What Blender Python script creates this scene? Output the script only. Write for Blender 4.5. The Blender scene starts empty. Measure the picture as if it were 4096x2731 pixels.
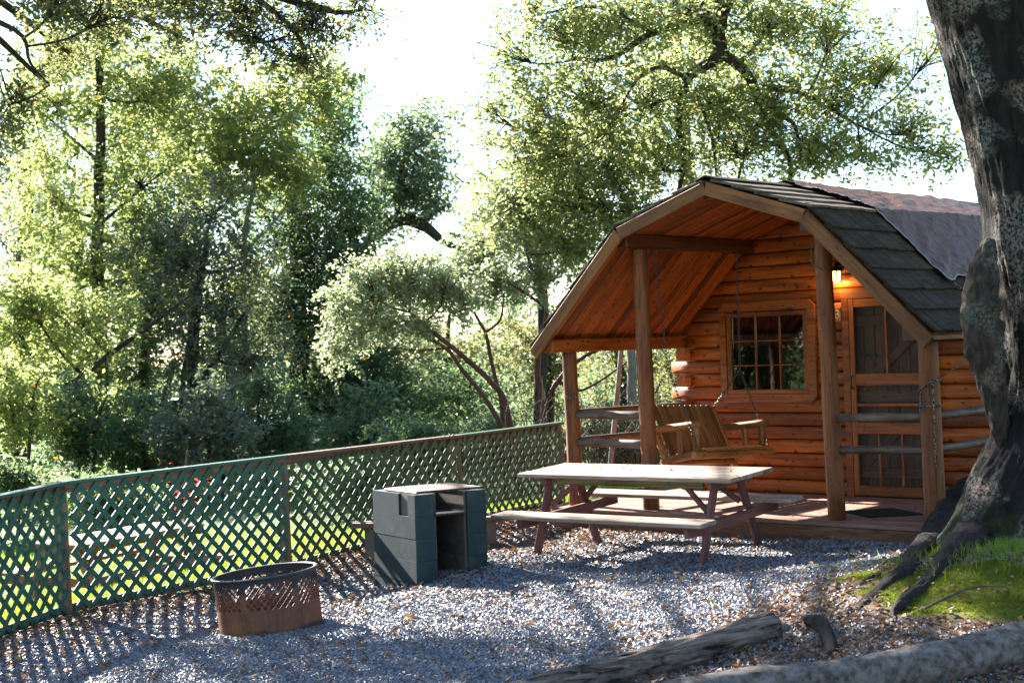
import bpy, bmesh, math, random
import numpy as np
from mathutils import Vector, Matrix, noise
random.seed(7); RNG = np.random.default_rng(7)
sc = bpy.context.scene
COL = sc.collection
rad = math.radians
# ------------------------------------------------------------------ camera
CAM = Vector((8.723, -12.235, 1.653))
RV = Vector((0.73338856, 0.67900109, -0.03314728))
UV = Vector((0.02852028, 0.01798522, 0.9994314))
FV = Vector((-0.67921117, 0.73391693, 0.00617515))
cd = bpy.data.cameras.new('camera'); cam = bpy.data.objects.new('camera', cd); COL.objects.link(cam)
cd.sensor_width = 36; cd.lens = 36 * 6248 / 4096; cd.clip_end = 1500; cd.clip_start = .05
cam.matrix_world = Matrix(((RV.x, UV.x, -FV.x, CAM.x), (RV.y, UV.y, -FV.y, CAM.y), (RV.z, UV.z, -FV.z, CAM.z), (0, 0, 0, 1)))
cd.dof.use_dof = True; cd.dof.focus_distance = 14.0; cd.dof.aperture_fstop = 4.0
sc.camera = cam
# ------------------------------------------------------------------ sky, sun, exposure
SUN_EL = rad(28); SUN_H = Vector((-0.98, 0.17, 0)).normalized()
SUN_D = Vector((SUN_H.x * math.cos(SUN_EL), SUN_H.y * math.cos(SUN_EL), math.sin(SUN_EL)))
w = bpy.data.worlds.new('World'); sc.world = w; w.use_nodes = True
nt = w.node_tree; bg = nt.nodes['Background']
sky = nt.nodes.new('ShaderNodeTexSky'); sky.sky_type = 'NISHITA'; sky.sun_disc = False
sky.sun_elevation = SUN_EL; sky.sun_rotation = math.atan2(SUN_D.x, SUN_D.y)
sky.air_density = 1.0; sky.dust_density = 0.25; sky.ozone_density = 2.0; sky.altitude = 200
nt.links.new(sky.outputs[0], bg.inputs[0]); bg.inputs[1].default_value = 0.052
sd = bpy.data.lights.new('sun', 'SUN'); sd.energy = 5.0; sd.angle = rad(.55); sd.color = (1, .955, .88)
so = bpy.data.objects.new('sun', sd); COL.objects.link(so)
so.rotation_euler = SUN_D.to_track_quat('Z', 'Y').to_euler(); so.location = (-20, 15, 20)
sc.view_settings.view_transform = 'Standard'; sc.view_settings.look = 'None'
sc.view_settings.exposure = 2.85; sc.view_settings.gamma = 1
sc.render.engine = 'CYCLES'
cy = sc.cycles
cy.use_denoising = True
try: cy.denoiser = 'OPENIMAGEDENOISE'
except Exception: pass
cy.max_bounces = 8; cy.diffuse_bounces = 4; cy.glossy_bounces = 3; cy.transmission_bounces = 6; cy.transparent_max_bounces = 12
cy.sample_clamp_indirect = 6; cy.caustics_reflective = False; cy.caustics_refractive = False

# ------------------------------------------------------------------ helpers
def at(px, py, d):          # a place in the world seen along a direction at a distance
    return CAM + (FV + RV * ((px - 2048) / 6248) - UV * ((py - 1365.5) / 6248)) * d
WM = {}
def finish(o, parent=None, W=None):
    W = W or Matrix()
    COL.objects.link(o)
    if parent is not None:
        o.parent = parent; o.matrix_basis = WM[parent.name].inverted() @ W
    else: o.matrix_basis = W
    WM[o.name] = W.copy()
    return o
def tag(o, label, cat, group=None):
    o['label'] = label; o['category'] = cat
    if group: o['group'] = group
    return o
def thing(name, label, cat, loc=(0, 0, 0), group=None):
    o = bpy.data.objects.new(name, None); o.empty_display_size = .2
    finish(o, None, Matrix.Translation(Vector(loc))); return tag(o, label, cat, group)
def npmesh(name, V, F, mat, smooth=False, attrs=None):
    V = np.asarray(V, np.float32).reshape(-1, 3); F = np.asarray(F, np.int32)
    n, k = F.shape
    me = bpy.data.meshes.new(name)
    me.vertices.add(len(V)); me.vertices.foreach_set('co', V.ravel())
    me.loops.add(n * k); me.loops.foreach_set('vertex_index', F.ravel())
    me.polygons.add(n); me.polygons.foreach_set('loop_start', np.arange(0, n * k, k, dtype=np.int32))
    me.polygons.foreach_set('loop_total', np.full(n, k, np.int32))
    me.polygons.foreach_set('use_smooth', np.full(n, bool(smooth)))
    for a, v in (attrs or {}).items():
        at_ = me.attributes.new(a, 'FLOAT', 'POINT'); at_.data.foreach_set('value', np.asarray(v, np.float32).ravel())
    me.update(calc_edges=True); me.validate()
    if mat: me.materials.append(mat)
    return me
def pymesh(name, V, F, mat, smooth=False):
    me = bpy.data.meshes.new(name); me.from_pydata([tuple(v) for v in V], [], F)
    if smooth: me.polygons.foreach_set('use_smooth', [True] * len(me.polygons))
    if mat: me.materials.append(mat)
    me.update(); return me
def mobj(name, me, parent=None, W=None): return finish(bpy.data.objects.new(name, me), parent, W)
class MB:                   # collects shapes for one mesh
    def __init__(s): s.V = []; s.F = []
    def add(s, V, F):
        b = len(s.V); s.V += [tuple(v) for v in V]; s.F += [tuple(i + b for i in f) for f in F]; return s
    def box(s, a, b):
        x0, y0, z0 = a; x1, y1, z1 = b
        return s.add([(x0, y0, z0), (x1, y0, z0), (x1, y1, z0), (x0, y1, z0), (x0, y0, z1), (x1, y0, z1), (x1, y1, z1), (x0, y1, z1)],
                     [(0, 3, 2, 1), (4, 5, 6, 7), (0, 1, 5, 4), (1, 2, 6, 5), (2, 3, 7, 6), (3, 0, 4, 7)])
    def tube(s, P, R, seg=8, cap=True):
        V, F = tube(P, R, seg, cap); return s.add(V, F)
    def obj(s, name, mat, parent=None, smooth=False, W=None): return mobj(name, pymesh(name, s.V, s.F, mat, smooth), parent, W)
def tube(P, R, seg=8, cap=True):
    P = [Vector(p) for p in P]; n = len(P); V = []; F = []
    if not hasattr(R, '__len__'): R = [R] * n
    T = [(P[min(i + 1, n - 1)] - P[max(i - 1, 0)]).normalized() for i in range(n)]
    a = Vector((0, 0, 1)) if abs(T[0].z) < .9 else Vector((1, 0, 0))
    x = T[0].cross(a).normalized()
    for i in range(n):
        x = (x - T[i] * x.dot(T[i])).normalized(); y = T[i].cross(x)
        for k in range(seg):
            t = 2 * math.pi * k / seg; V.append(P[i] + (x * math.cos(t) + y * math.sin(t)) * R[i])
    for i in range(n - 1):
        for k in range(seg):
            k2 = (k + 1) % seg; F.append((i * seg + k, i * seg + k2, (i + 1) * seg + k2, (i + 1) * seg + k))
    if cap: F.append(tuple(range(seg - 1, -1, -1))); F.append(tuple(range((n - 1) * seg, n * seg)))
    return V, F
def smooth_path(P, n=5):
    P = [Vector(p) for p in P]; out = []
    for i in range(len(P) - 1):
        p0, p1, p2, p3 = P[max(i - 1, 0)], P[i], P[i + 1], P[min(i + 2, len(P) - 1)]
        for k in range(n):
            t = k / n
            out.append(.5 * ((2 * p1) + (p2 - p0) * t + (2 * p0 - 5 * p1 + 4 * p2 - p3) * t * t + (3 * p1 - p0 - 3 * p2 + p3) * t ** 3))
    out.append(P[-1]); return out
def lerpn(vals, n):
    return list(np.interp(np.linspace(0, len(vals) - 1, n), range(len(vals)), vals))
CACHE = {}
def box_me(L, wd, t, mat, bev=.004):
    k = ('b', round(L, 3), round(wd, 3), round(t, 3), mat.name, bev)
    if k not in CACHE:
        bm = bmesh.new(); bmesh.ops.create_cube(bm, size=1)
        bmesh.ops.scale(bm, vec=(L, wd, t), verts=bm.verts)
        if bev: bmesh.ops.bevel(bm, geom=bm.edges[:], offset=min(bev, t * .3, wd * .3), segments=1, affect='EDGES')
        me = bpy.data.meshes.new('board'); bm.to_mesh(me); bm.free(); me.materials.append(mat); CACHE[k] = me
    return CACHE[k]
def frame(p0, p1, up=(0, 0, 1)):
    p0, p1 = Vector(p0), Vector(p1); x = (p1 - p0).normalized(); z = Vector(up); z = (z - x * z.dot(x)).normalized(); y = z.cross(x)
    c = (p0 + p1) / 2
    return Matrix(((x.x, y.x, z.x, c.x), (x.y, y.y, z.y, c.y), (x.z, y.z, z.z, c.z), (0, 0, 0, 1))), (p1 - p0).length
def beam(name, p0, p1, wd, t, mat, parent=None, up=(0, 0, 1), bev=.004):
    W, L = frame(p0, p1, up); return mobj(name, box_me(L, wd, t, mat, bev), parent, W)
def pole(name, p0, p1, r0, r1, mat, parent=None, seg=14, wob=.06, nr=9):
    W, L = frame(p0, p1, (0, 0, 1) if abs((Vector(p1) - Vector(p0)).normalized().z) < .9 else (0, 1, 0))
    s = random.random() * 99; V = []; F = []
    for i in range(nr + 2):
        e = 1.0
        if i == 0: t = 0; e = .86
        elif i == nr + 1: t = 1; e = .86
        else: t = (i - 1) / (nr - 1); t = .012 / L + t * (1 - .024 / L)
        for k in range(seg):
            a = 2 * math.pi * k / seg
            r = (r0 + (r1 - r0) * t) * e * (1 + wob * noise.noise((math.cos(a) * 1.1 + s, math.sin(a) * 1.1, t * L * 2.5)))
            V.append(((t - .5) * L, math.cos(a) * r, math.sin(a) * r))
    for i in range(nr + 1):
        for k in range(seg):
            k2 = (k + 1) % seg; F.append((i * seg + k2, i * seg + k, (i + 1) * seg + k, (i + 1) * seg + k2))
    F.append(tuple(range(seg))); F.append(tuple(range((nr + 2) * seg - 1, (nr + 1) * seg - 1, -1)))
    me = pymesh(name, V, F, mat, True)
    for p in me.polygons[-2:]: p.use_smooth = False
    return mobj(name, me, parent, W)

# ------------------------------------------------------------------ materials
class NT:
    def __init__(s, name):
        s.m = bpy.data.materials.new(name); s.m.use_nodes = True; s.n = s.m.node_tree.nodes; s.l = s.m.node_tree.links
        s.b = s.n['Principled BSDF']; s.out = s.n['Material Output']
    def node(s, t, **k):
        n = s.n.new(t)
        for a, v in k.items(): setattr(n, a, v)
        return n
    def link(s, a, b): s.l.new(a, b)
    def coord(s, kind='Object', scale=(1, 1, 1), rnd=True):
        tc = s.node('ShaderNodeTexCoord'); o = tc.outputs[kind]
        mp = s.node('ShaderNodeMapping'); mp.inputs['Scale'].default_value = scale
        if rnd:
            oi = s.node('ShaderNodeObjectInfo'); mu = s.node('ShaderNodeMath', operation='MULTIPLY'); mu.inputs[1].default_value = 37.0
            s.link(oi.outputs['Random'], mu.inputs[0]); ad = s.node('ShaderNodeVectorMath', operation='ADD')
            s.link(o, ad.inputs[0]); s.link(mu.outputs[0], ad.inputs[1]); o = ad.outputs[0]
        s.link(o, mp.inputs[0]); return mp.outputs[0]
    def noise(s, vec, sc_=5, det=5, rough=.6, dist=0):
        n = s.node('ShaderNodeTexNoise'); n.inputs['Scale'].default_value = sc_; n.inputs['Detail'].default_value = det
        n.inputs['Roughness'].default_value = rough; n.inputs['Distortion'].default_value = dist; s.link(vec, n.inputs['Vector']); return n.outputs['Fac']
    def vor(s, vec, sc_=5, feat='F1', dim='3D'):
        n = s.node('ShaderNodeTexVoronoi', feature=feat, voronoi_dimensions=dim); n.inputs['Scale'].default_value = sc_; s.link(vec, n.inputs['Vector']); return n.outputs['Distance']
    def ramp(s, fac, stops):
        n = s.node('ShaderNodeValToRGB'); e = n.color_ramp.elements
        while len(e) < len(stops): e.new(.5)
        for i, (p, c) in enumerate(stops): e[i].position = p; e[i].color = (*c, 1) if len(c) == 3 else c
        s.link(fac, n.inputs[0]); return n.outputs[0]
    def mix(s, fac, a, b, mode='MIX'):
        n = s.node('ShaderNodeMix', data_type='RGBA', blend_type=mode)
        for sock, v in ((n.inputs[0], fac), (n.inputs[6], a), (n.inputs[7], b)):
            if hasattr(v, 'is_linked'): s.link(v, sock)
            else: sock.default_value = v if not hasattr(v, '__len__') else ((*v, 1) if len(v) == 3 else v)
        return n.outputs[2]
    def math(s, op, a, b=0.0, clamp=False):
        n = s.node('ShaderNodeMath', operation=op, use_clamp=clamp)
        for sock, v in ((n.inputs[0], a), (n.inputs[1], b)):
            if hasattr(v, 'is_linked'): s.link(v, sock)
            else: sock.default_value = v
        return n.outputs[0]
    def attr(s, name): n = s.node('ShaderNodeAttribute'); n.attribute_name = name; return n.outputs['Fac']
    def bump(s, h, st=.3, dist=.01):
        n = s.node('ShaderNodeBump'); n.inputs['Strength'].default_value = st; n.inputs['Distance'].default_value = dist
        s.link(h, n.inputs['Height']); s.link(n.outputs[0], s.b.inputs['Normal'])
    def done(s, color=None, rough=.6, spec=.4, metal=0):
        if color is not None:
            if hasattr(color, 'is_linked'): s.link(color, s.b.inputs['Base Color'])
            else: s.b.inputs['Base Color'].default_value = (*color, 1)
        if hasattr(rough, 'is_linked'): s.link(rough, s.b.inputs['Roughness'])
        else: s.b.inputs['Roughness'].default_value = rough
        s.b.inputs['Specular IOR Level'].default_value = spec; s.b.inputs['Metallic'].default_value = metal
        return s.m
def sx(c, k): return tuple(min(1, v * k) for v in c)
def wood(name, base, knots=.5, grain=1.0, rough=.5, spec=.35, var=.35, wear=None, bump=.25):
    t = NT(name); v = t.coord('Object', (1, 1, 1)); vg = t.coord('Object', (1.1 * grain, 16 * grain, 16 * grain))
    g = t.noise(vg, 2.2, 6, .62, .6); big = t.noise(t.coord('Object', (.9, 5, 5)), 1.6, 3)
    c = t.ramp(g, [(.34, sx(base, .5)), (.5, base), (.66, sx(base, 1.3))])
    c = t.mix(.75, c, t.ramp(big, [(.36, (.6, .5, .42)), (.52, (1, 1, 1)), (.68, (1.15, 1.18, 1.1))]), 'MULTIPLY')
    oi = t.node('ShaderNodeObjectInfo')
    c = t.mix(1, c, t.ramp(oi.outputs['Random'], [(0, (1 - var,) * 3), (.5, (1, 1, 1)), (1, (1 + var * .5, 1 + var * .55, 1 + var * .6))]), 'MULTIPLY')
    if knots:
        kv = t.node('ShaderNodeSeparateXYZ'); t.link(t.coord('Object'), kv.inputs[0]); kc = t.node('ShaderNodeCombineXYZ'); t.link(kv.outputs[0], kc.inputs[0]); t.link(t.math('MULTIPLY', t.math('ADD', kv.outputs[1], kv.outputs[2]), 1.6), kc.inputs[1]); k = t.vor(kc.outputs[0], 4.4, dim='2D')
        km = t.math('MULTIPLY', t.ramp(k, [(.05, (1, 1, 1)), (.12, (0, 0, 0))]), knots)
        c = t.mix(km, c, sx(base, .16))
    if wear: c = t.mix(t.ramp(t.noise(t.coord('Object', (1.5, 7, 7)), 3, 6), [(.45, (0, 0, 0)), (.68, (1, 1, 1))]), c, wear)
    t.bump(g, bump, .006); return t.done(c, rough, spec)
M = {}
M['log'] = wood('stained_log', (.315, .077, .008), 1.0, rough=.55, var=.5)
M['plank'] = wood('ceiling_plank', (.305, .072, .008), 1.0, rough=.55, var=.55)
M['beam'] = wood('roof_beam', (.10, .026, .010), .3)
M['post'] = wood('porch_post', (.18, .056, .014), .45, rough=.6, var=.15)
M['fascia'] = wood('fascia', (.205, .075, .018), .4, rough=.6)
M['rail'] = wood('rail', (.085, .048, .033), .25, rough=.6, wear=(.18, .12, .085))
M['deck'] = wood('deck_board', (.27, .145, .105), .2, rough=.65, wear=(.20, .12, .09))
M['skirt'] = wood('deck_skirt', (.17, .075, .035), .3, rough=.7, wear=(.07, .04, .025))
M['frame'] = wood('window_frame', (.27, .075, .014), .5)
M['indoor'] = wood('inner_door', (.13, .062, .028), .6)
M['table'] = wood('table_wood', (.36, .27, .21), .25, rough=.7, wear=(.25, .17, .13))
M['tleg'] = wood('table_leg', (.16, .055, .05), .1, rough=.65, wear=(.12, .06, .05))
M['apron'] = wood('table_apron', (.15, .135, .065), .35, rough=.75)
M['swing'] = wood('swing_wood', (.31, .125, .030), .6, rough=.5)
M['swingb'] = wood('swing_back', (.24, .10, .026), .55, rough=.5)
M['shake'] = wood('roof_shake', (.042, .028, .014), 0, .8, .8, .15, .25, bump=.5)
M['shakepale'] = wood('roof_shake_pale', (.14, .105, .075), 0, .8, .8, .2, .5, bump=.5)  # paler tone, used on the upper slopes
M['fpost'] = wood('fence_post', (.17, .105, .07), .2, rough=.8)
M['grey'] = wood('weathered_grey', (.22, .165, .125), 0, .7, .85, .2, .1, wear=(.13, .095, .07), bump=.9)
M['bench'] = wood('bench_wood', (.17, .11, .085), .2, rough=.75)
M['red_table'] = wood('red_table', (.30, .10, .055), .1, rough=.6, wear=(.30, .17, .12))
def paint(name, base, rough=.55, dirt=None, spec=.4, scale=6):
    t = NT(name); v = t.coord('Object', (1, 1, 1)); a = t.noise(v, scale, 6, .65)
    c = t.ramp(a, [(.3, sx(base, .72)), (.55, base), (.8, sx(base, 1.25))])
    oi = t.node('ShaderNodeObjectInfo'); c = t.mix(1, c, t.ramp(oi.outputs['Random'], [(0, (.8, .8, .8)), (1, (1.15, 1.15, 1.15))]), 'MULTIPLY')
    if dirt: c = t.mix(t.ramp(t.noise(v, scale * .6, 7, .7), [(.52, (0, 0, 0)), (.7, (1, 1, 1))]), c, dirt)
    t.bump(a, .15, .004); return t.done(c, rough, spec)
M['lattice'] = paint('lattice_green', (.028, .105, .072), .45, (.045, .085, .055))
M['lattice2'] = paint('lattice_olive', (.042, .098, .052), .5, (.075, .095, .05))
M['block'] = paint('painted_block', (.012, .030, .034), .7, (.055, .06, .052))
M['rawblock'] = paint('bare_block', (.20, .165, .13), .9, (.12, .09, .07))
M['soot'] = paint('sooty_block', (.085, .068, .055), .9, (.02, .017, .015))
M['steel'] = paint('black_steel', (.028, .026, .03), .45, (.06, .035, .025), .5)
M['grate'] = paint('rusty_grate', (.10, .04, .022), .7, (.15, .08, .05), .4, 20)
M['iron'] = paint('chain_iron', (.06, .05, .045), .4, (.10, .055, .03), .5)
M['galv'] = paint('steel_cap', (.55, .56, .58), .3, (.4, .4, .4))
M['hem'] = paint('tarp_hem', (.20, .21, .22), .5)
M['black'] = paint('black_metal', (.012, .012, .012), .4)
M['mat_green'] = paint('mat_green', (.022, .032, .026), .95, (.035, .042, .03), .1, 30)
M['white'] = paint('white_paint', (.78, .77, .74), .5)
M['cream'] = paint('cream_siding', (.62, .58, .42), .7)
M['carblue'] = paint('blue_paint', (.10, .17, .32), .3, None, .6)
M['darkglass'] = paint('dark_glass', (.02, .022, .025), .08, None, .6)
M['tyre'] = paint('tyre', (.02, .02, .02), .9)
M['roofgrey'] = paint('grey_roof', (.16, .15, .14), .9)
M['curtain'] = paint('curtain', (.075, .055, .042), .9, None, .1)
M['plate'] = wood('number_plaque', (.42, .15, .045), .2)
def mk_rust():
    t = NT('rusted_steel'); v = t.coord('Object', (1, 1, 1), False); a = t.noise(v, 7, 8, .7); s = t.noise(t.coord('Object', (9, 9, .8), False), 3, 4)
    c = t.ramp(a, [(.3, (.075, .034, .024)), (.5, (.15, .062, .034)), (.72, (.24, .095, .038))])
    c = t.mix(.5, c, t.ramp(s, [(.35, (.55, .5, .5)), (.6, (1.1, 1.0, .95))]), 'MULTIPLY')
    z = t.node('ShaderNodeSeparateXYZ'); t.link(v, z.inputs[0])
    zn = t.math('ADD', z.outputs[2], t.math('MULTIPLY', t.math('SUBTRACT', a, .5), .22))
    c = t.mix(t.ramp(zn, [(.325, (0, 0, 0)), (.36, (1, 1, 1))]), c, (.028, .025, .03))
    c = t.mix(t.math('MULTIPLY', t.ramp(zn, [(.035, (1, 1, 1)), (.065, (0, 0, 0))]), 1), c, (.04, .028, .02))
    t.bump(a, .3, .004); return t.done(c, t.ramp(a, [(.3, (.55,) * 3), (.7, (.85,) * 3)]), .35)
M['rust'] = mk_rust()
def mk_leaf(name, a, b, trans, tf=.5, rough=.32, spec=.5):
    t = NT(name); lv = t.attr('lv'); c = t.ramp(lv, [(0, a), (.93, b), (.97, (.30, .17, .03))])
    t.done(c, rough, spec); tr = t.node('ShaderNodeBsdfTranslucent')
    t.link(t.ramp(lv, [(0, sx(trans, .75)), (.93, sx(trans, 1.2)), (.97, (.6, .3, .04))]), tr.inputs[0])
    mx = t.node('ShaderNodeMixShader'); mx.inputs[0].default_value = tf
    t.link(t.b.outputs[0], mx.inputs[1]); t.link(tr.outputs[0], mx.inputs[2]); t.link(mx.outputs[0], t.out.inputs[0]); return t.m
M['leaf_bay'] = mk_leaf('leaf_yellow_green', (.09, .125, .045), (.155, .185, .075), (.50, .57, .20), .58, .22, .6)
M['leaf_green'] = mk_leaf('leaf_deep_green', (.035, .07, .035), (.08, .125, .06), (.25, .36, .15), .48, .2, .6)
M['leaf_oak'] = mk_leaf('leaf_oak', (.075, .105, .045), (.14, .175, .075), (.50, .55, .22), .57, .22, .6)
M['leaf_dark'] = mk_leaf('leaf_dark_oak', (.04, .052, .025), (.075, .085, .04), (.30, .31, .11), .5, .3)
M['leaf_grey'] = mk_leaf('leaf_grey_green', (.07, .09, .068), (.13, .155, .115), (.28, .34, .19), .46, .2, .6)
M['leaf_manz'] = mk_leaf('leaf_manzanita', (.16, .19, .135), (.27, .30, .22), (.50, .57, .32), .52, .22, .6)
M['leaf_far'] = mk_leaf('leaf_distant', (.08, .11, .08), (.13, .16, .12), (.30, .38, .18), .48, .4)  # haze of distance put into the leaf colour
M['leaf_red'] = mk_leaf('leaf_red', (.35, .02, .015), (.5, .05, .03), (.8, .06, .03), .5)
M['grassm'] = mk_leaf('grass_blade', (.06, .13, .015), (.12, .19, .025), (.32, .48, .03), .5, .4)
M['mossm'] = mk_leaf('moss_tuft', (.075, .11, .012), (.15, .17, .02), (.25, .30, .02), .35, .8, .1)
M['litter'] = None
def mk_litter():
    t = NT('dead_leaf'); lv = t.attr('lv')
    c = t.ramp(lv, [(0, (.10, .055, .032)), (.35, (.19, .10, .055)), (.6, (.30, .20, .13)), (.8, (.33, .13, .035)), (.92, (.45, .28, .04)), (1, (.5, .40, .06))])
    t.done(c, .6, .3); tr = t.node('ShaderNodeBsdfTranslucent'); t.link(c, tr.inputs[0])
    mx = t.node('ShaderNodeMixShader'); mx.inputs[0].default_value = .25
    t.link(t.b.outputs[0], mx.inputs[1]); t.link(tr.outputs[0], mx.inputs[2]); t.link(mx.outputs[0], t.out.inputs[0]); return t.m
M['litter'] = mk_litter()
def mk_stone():
    t = NT('gravel_stone'); lv = t.attr('lv')
    c = t.ramp(lv, [(0, (.06, .066, .085)), (.3, (.115, .123, .148)), (.6, (.20, .20, .225)), (.85, (.28, .25, .23)), (.95, (.31, .215, .165)), (1, (.5, .49, .47))])
    return t.done(c, .5, .45)
M['stone'] = mk_stone()
def bark(name, a, b, sc_=6, lichen=None, moss=0, st=.8, rough=.9):
    t = NT(name); v = t.coord('Object', (1, 1, .28), False); n = t.noise(v, sc_, 8, .7, .4); v2 = t.coord('Object', (1, 1, 1), False)
    c = t.ramp(n, [(.32, a), (.62, b)])
    if lichen:
        l = t.noise(v2, 3.2, 2, .5); f = t.noise(v2, 42, 5, .7)
        m = t.math('MULTIPLY', t.ramp(l, [(.47, (0, 0, 0)), (.58, (1, 1, 1))]), t.ramp(f, [(.44, (0, 0, 0)), (.56, (1, 1, 1))]))
        z = t.node('ShaderNodeSeparateXYZ'); t.link(v2, z.inputs[0])
        c = t.mix(m, c, t.ramp(t.noise(v2, 2.2, 2), [(.4, lichen), (.62, (.24, .17, .14))]))
        mm = t.math('MULTIPLY', t.ramp(t.math('ADD', z.outputs[2], t.math('MULTIPLY', t.noise(v2, 4, 5), 1.1)), [(.55, (1, 1, 1)), (1.05, (0, 0, 0))]), t.ramp(t.noise(v2, 7, 6, .7), [(.38, (0, 0, 0)), (.6, (.8, .8, .8))]))
        c = t.mix(mm, c, (.05, .075, .012))
    h = t.math('ADD', n, t.math('MULTIPLY', t.noise(t.coord('Object', (1, 1, .45), False), sc_ * 4.5, 4, .7), .5)); t.bump(h, st, .045); return t.done(c, rough, .25)
M['bark'] = bark('bark_dark', (.018, .014, .012), (.060, .046, .038), 5)
M['barkbig'] = bark('bark_lichen', (.004, .0033, .003), (.022, .017, .014), 11, (.17, .19, .165), st=1.0)
M['barkroot'] = bark('bark_root', (.010, .008, .007), (.045, .034, .027), 16)
M['burl'] = bark('bark_burl', (.012, .009, .007), (.085, .062, .048), 15, (.12, .13, .10), st=1.0)
M['barkpale'] = bark('bark_pale', (.12, .105, .09), (.27, .25, .22), 7)
M['barkred'] = bark('bark_manzanita', (.045, .014, .010), (.12, .038, .024), 6, st=.2, rough=.5)
M['twig'] = bark('twig', (.05, .035, .026), (.13, .10, .08), 8)

# ------------------------------------------------------------------ ground
def fence_x(y): return np.interp(y, [-12, -7.4, -5.19, -2.68, .05, 2.4, 20], [0.3, -1.8, -2.94, -3.13, -3.45, -3.85, -7.5])
def sstep(a, b, x): t = np.clip((x - a) / (b - a), 0, 1); return t * t * (3 - 2 * t)
def wav(x, y, f, s): return np.sin(x * f + s) * np.cos(y * f * 1.13 + s * 1.7) + .5 * np.sin(x * f * 2.1 - y * f * 1.7 + s * 2.3)
def gz(x, y):
    x = np.asarray(x, float); y = np.asarray(y, float)
    z = -.2 + .035 * (np.clip(y, -14, .6) + .5) + .02 * np.clip(x, -9, 9)
    s = fence_x(y) - x
    z = z - .62 * sstep(.1, 4.2, s)
    z = z + .30 * np.exp(-((x - 3.9) ** 2 + (y + 1.9) ** 2) / 2.42)
    near = np.exp(-((x - 1) ** 2 + (y + 4) ** 2) / 90)
    z = z + near * (.010 * wav(x, y, 2.3, 1.) + .006 * wav(x, y, 6.1, 2.)) * sstep(.0, .5, np.abs(y - .1) + (y < .1))
    z = z - .15 * np.exp(-((x + 2.1) ** 2 + (y + 3.2) ** 2) / .9) + .05 * np.exp(-((x + 1.1) ** 2 + (y + 1.9) ** 2) / .4)
    far = np.hypot(x, y)
    return z + sstep(30, 90, far) * (.8 * wav(x, y, .05, .4) + .6)
def g1(x, y): return float(gz(x, y))
def moss_mask(x, y):
    m = np.exp(-(((x - 3.95) * .75 + (y + 2.75) * .35) ** 2 * 2.7 + ((y + 2.75) * .85 - (x - 3.95) * .1) ** 2 * 3.0))
    m2 = np.exp(-(((x - 3.05) ** 2 + (y + 2.45) ** 2 * 3) * 9)) * .9
    return np.clip(np.maximum(m, m2) + .14 * wav(x, y, 7, .3) + .08 * wav(x, y, 17, 1.3), 0, 1)
def pad_mask(x, y): # 1 = gravel pad, fading to dirt near the fence and the tree
    s = x - fence_x(y)
    a = sstep(.1, .75, s + .15 * wav(x, y, 3, .7))
    d = np.hypot(x - 4.1, (y + 3.0) * .9)
    return a * sstep(1.25, 1.9, d + .12 * wav(x, y, 4, 2.1)) * sstep(.05, .6, np.hypot((x - 3.0) * 1.2, y + 4.9) - .35 + .1 * wav(x, y, 5, 1.1))
u = np.linspace(-1, 1, 211)
def spread(c, k): return c + k * np.sinh(u * 5.6) / np.sinh(5.6) * 1.0
gx = spread(.5, 420); gy = spread(-3.5, 420)
X, Y = np.meshgrid(gx, gy, indexing='ij'); Z = gz(X, Y)
n = len(u); I = np.arange(n * n).reshape(n, n)
F = np.stack([I[:-1, :-1], I[1:, :-1], I[1:, 1:], I[:-1, 1:]], -1).reshape(-1, 4)
s_out = fence_x(Y) - X
lawn = sstep(-.15, .5, s_out + .2 * wav(X, Y, 2.3, .9)); lawn = np.maximum(lawn, sstep(7, 12, np.hypot(X - 1, Y + 3)))
t = NT('ground_soil'); v = t.coord('Object', (1, 1, 1), False)
a = t.noise(v, 26, 8, .75); b_ = t.noise(v, 3, 5)
grav = t.ramp(t.vor(v, 60), [(.0, (.24, .24, .26)), (.35, (.15, .15, .165)), (.6, (.05, .05, .055))])
dirt = t.ramp(a, [(.3, (.045, .030, .021)), (.55, (.115, .078, .055)), (.75, (.19, .135, .10))])
gr = t.ramp(a, [(.3, (.035, .055, .012)), (.55, (.075, .115, .018)), (.8, (.13, .17, .03))])
mo = t.ramp(t.noise(v, 60, 5), [(.3, (.07, .085, .010)), (.7, (.16, .17, .02))])
c = t.mix(t.attr('pad'), dirt, grav); c = t.mix(t.attr('lawn'), c, gr); c = t.mix(t.ramp(t.attr('moss'), [(.38, (0, 0, 0)), (.52, (1, 1, 1))]), c, mo)
t.bump(a, .6, .015); M['ground'] = t.done(c, .9, .15)
ground = mobj('ground', npmesh('ground', np.stack([X, Y, Z], -1), F, M['ground'], True,
    {'pad': pad_mask(X, Y), 'lawn': lawn, 'moss': moss_mask(X, Y)})); ground['kind'] = 'structure'

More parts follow.
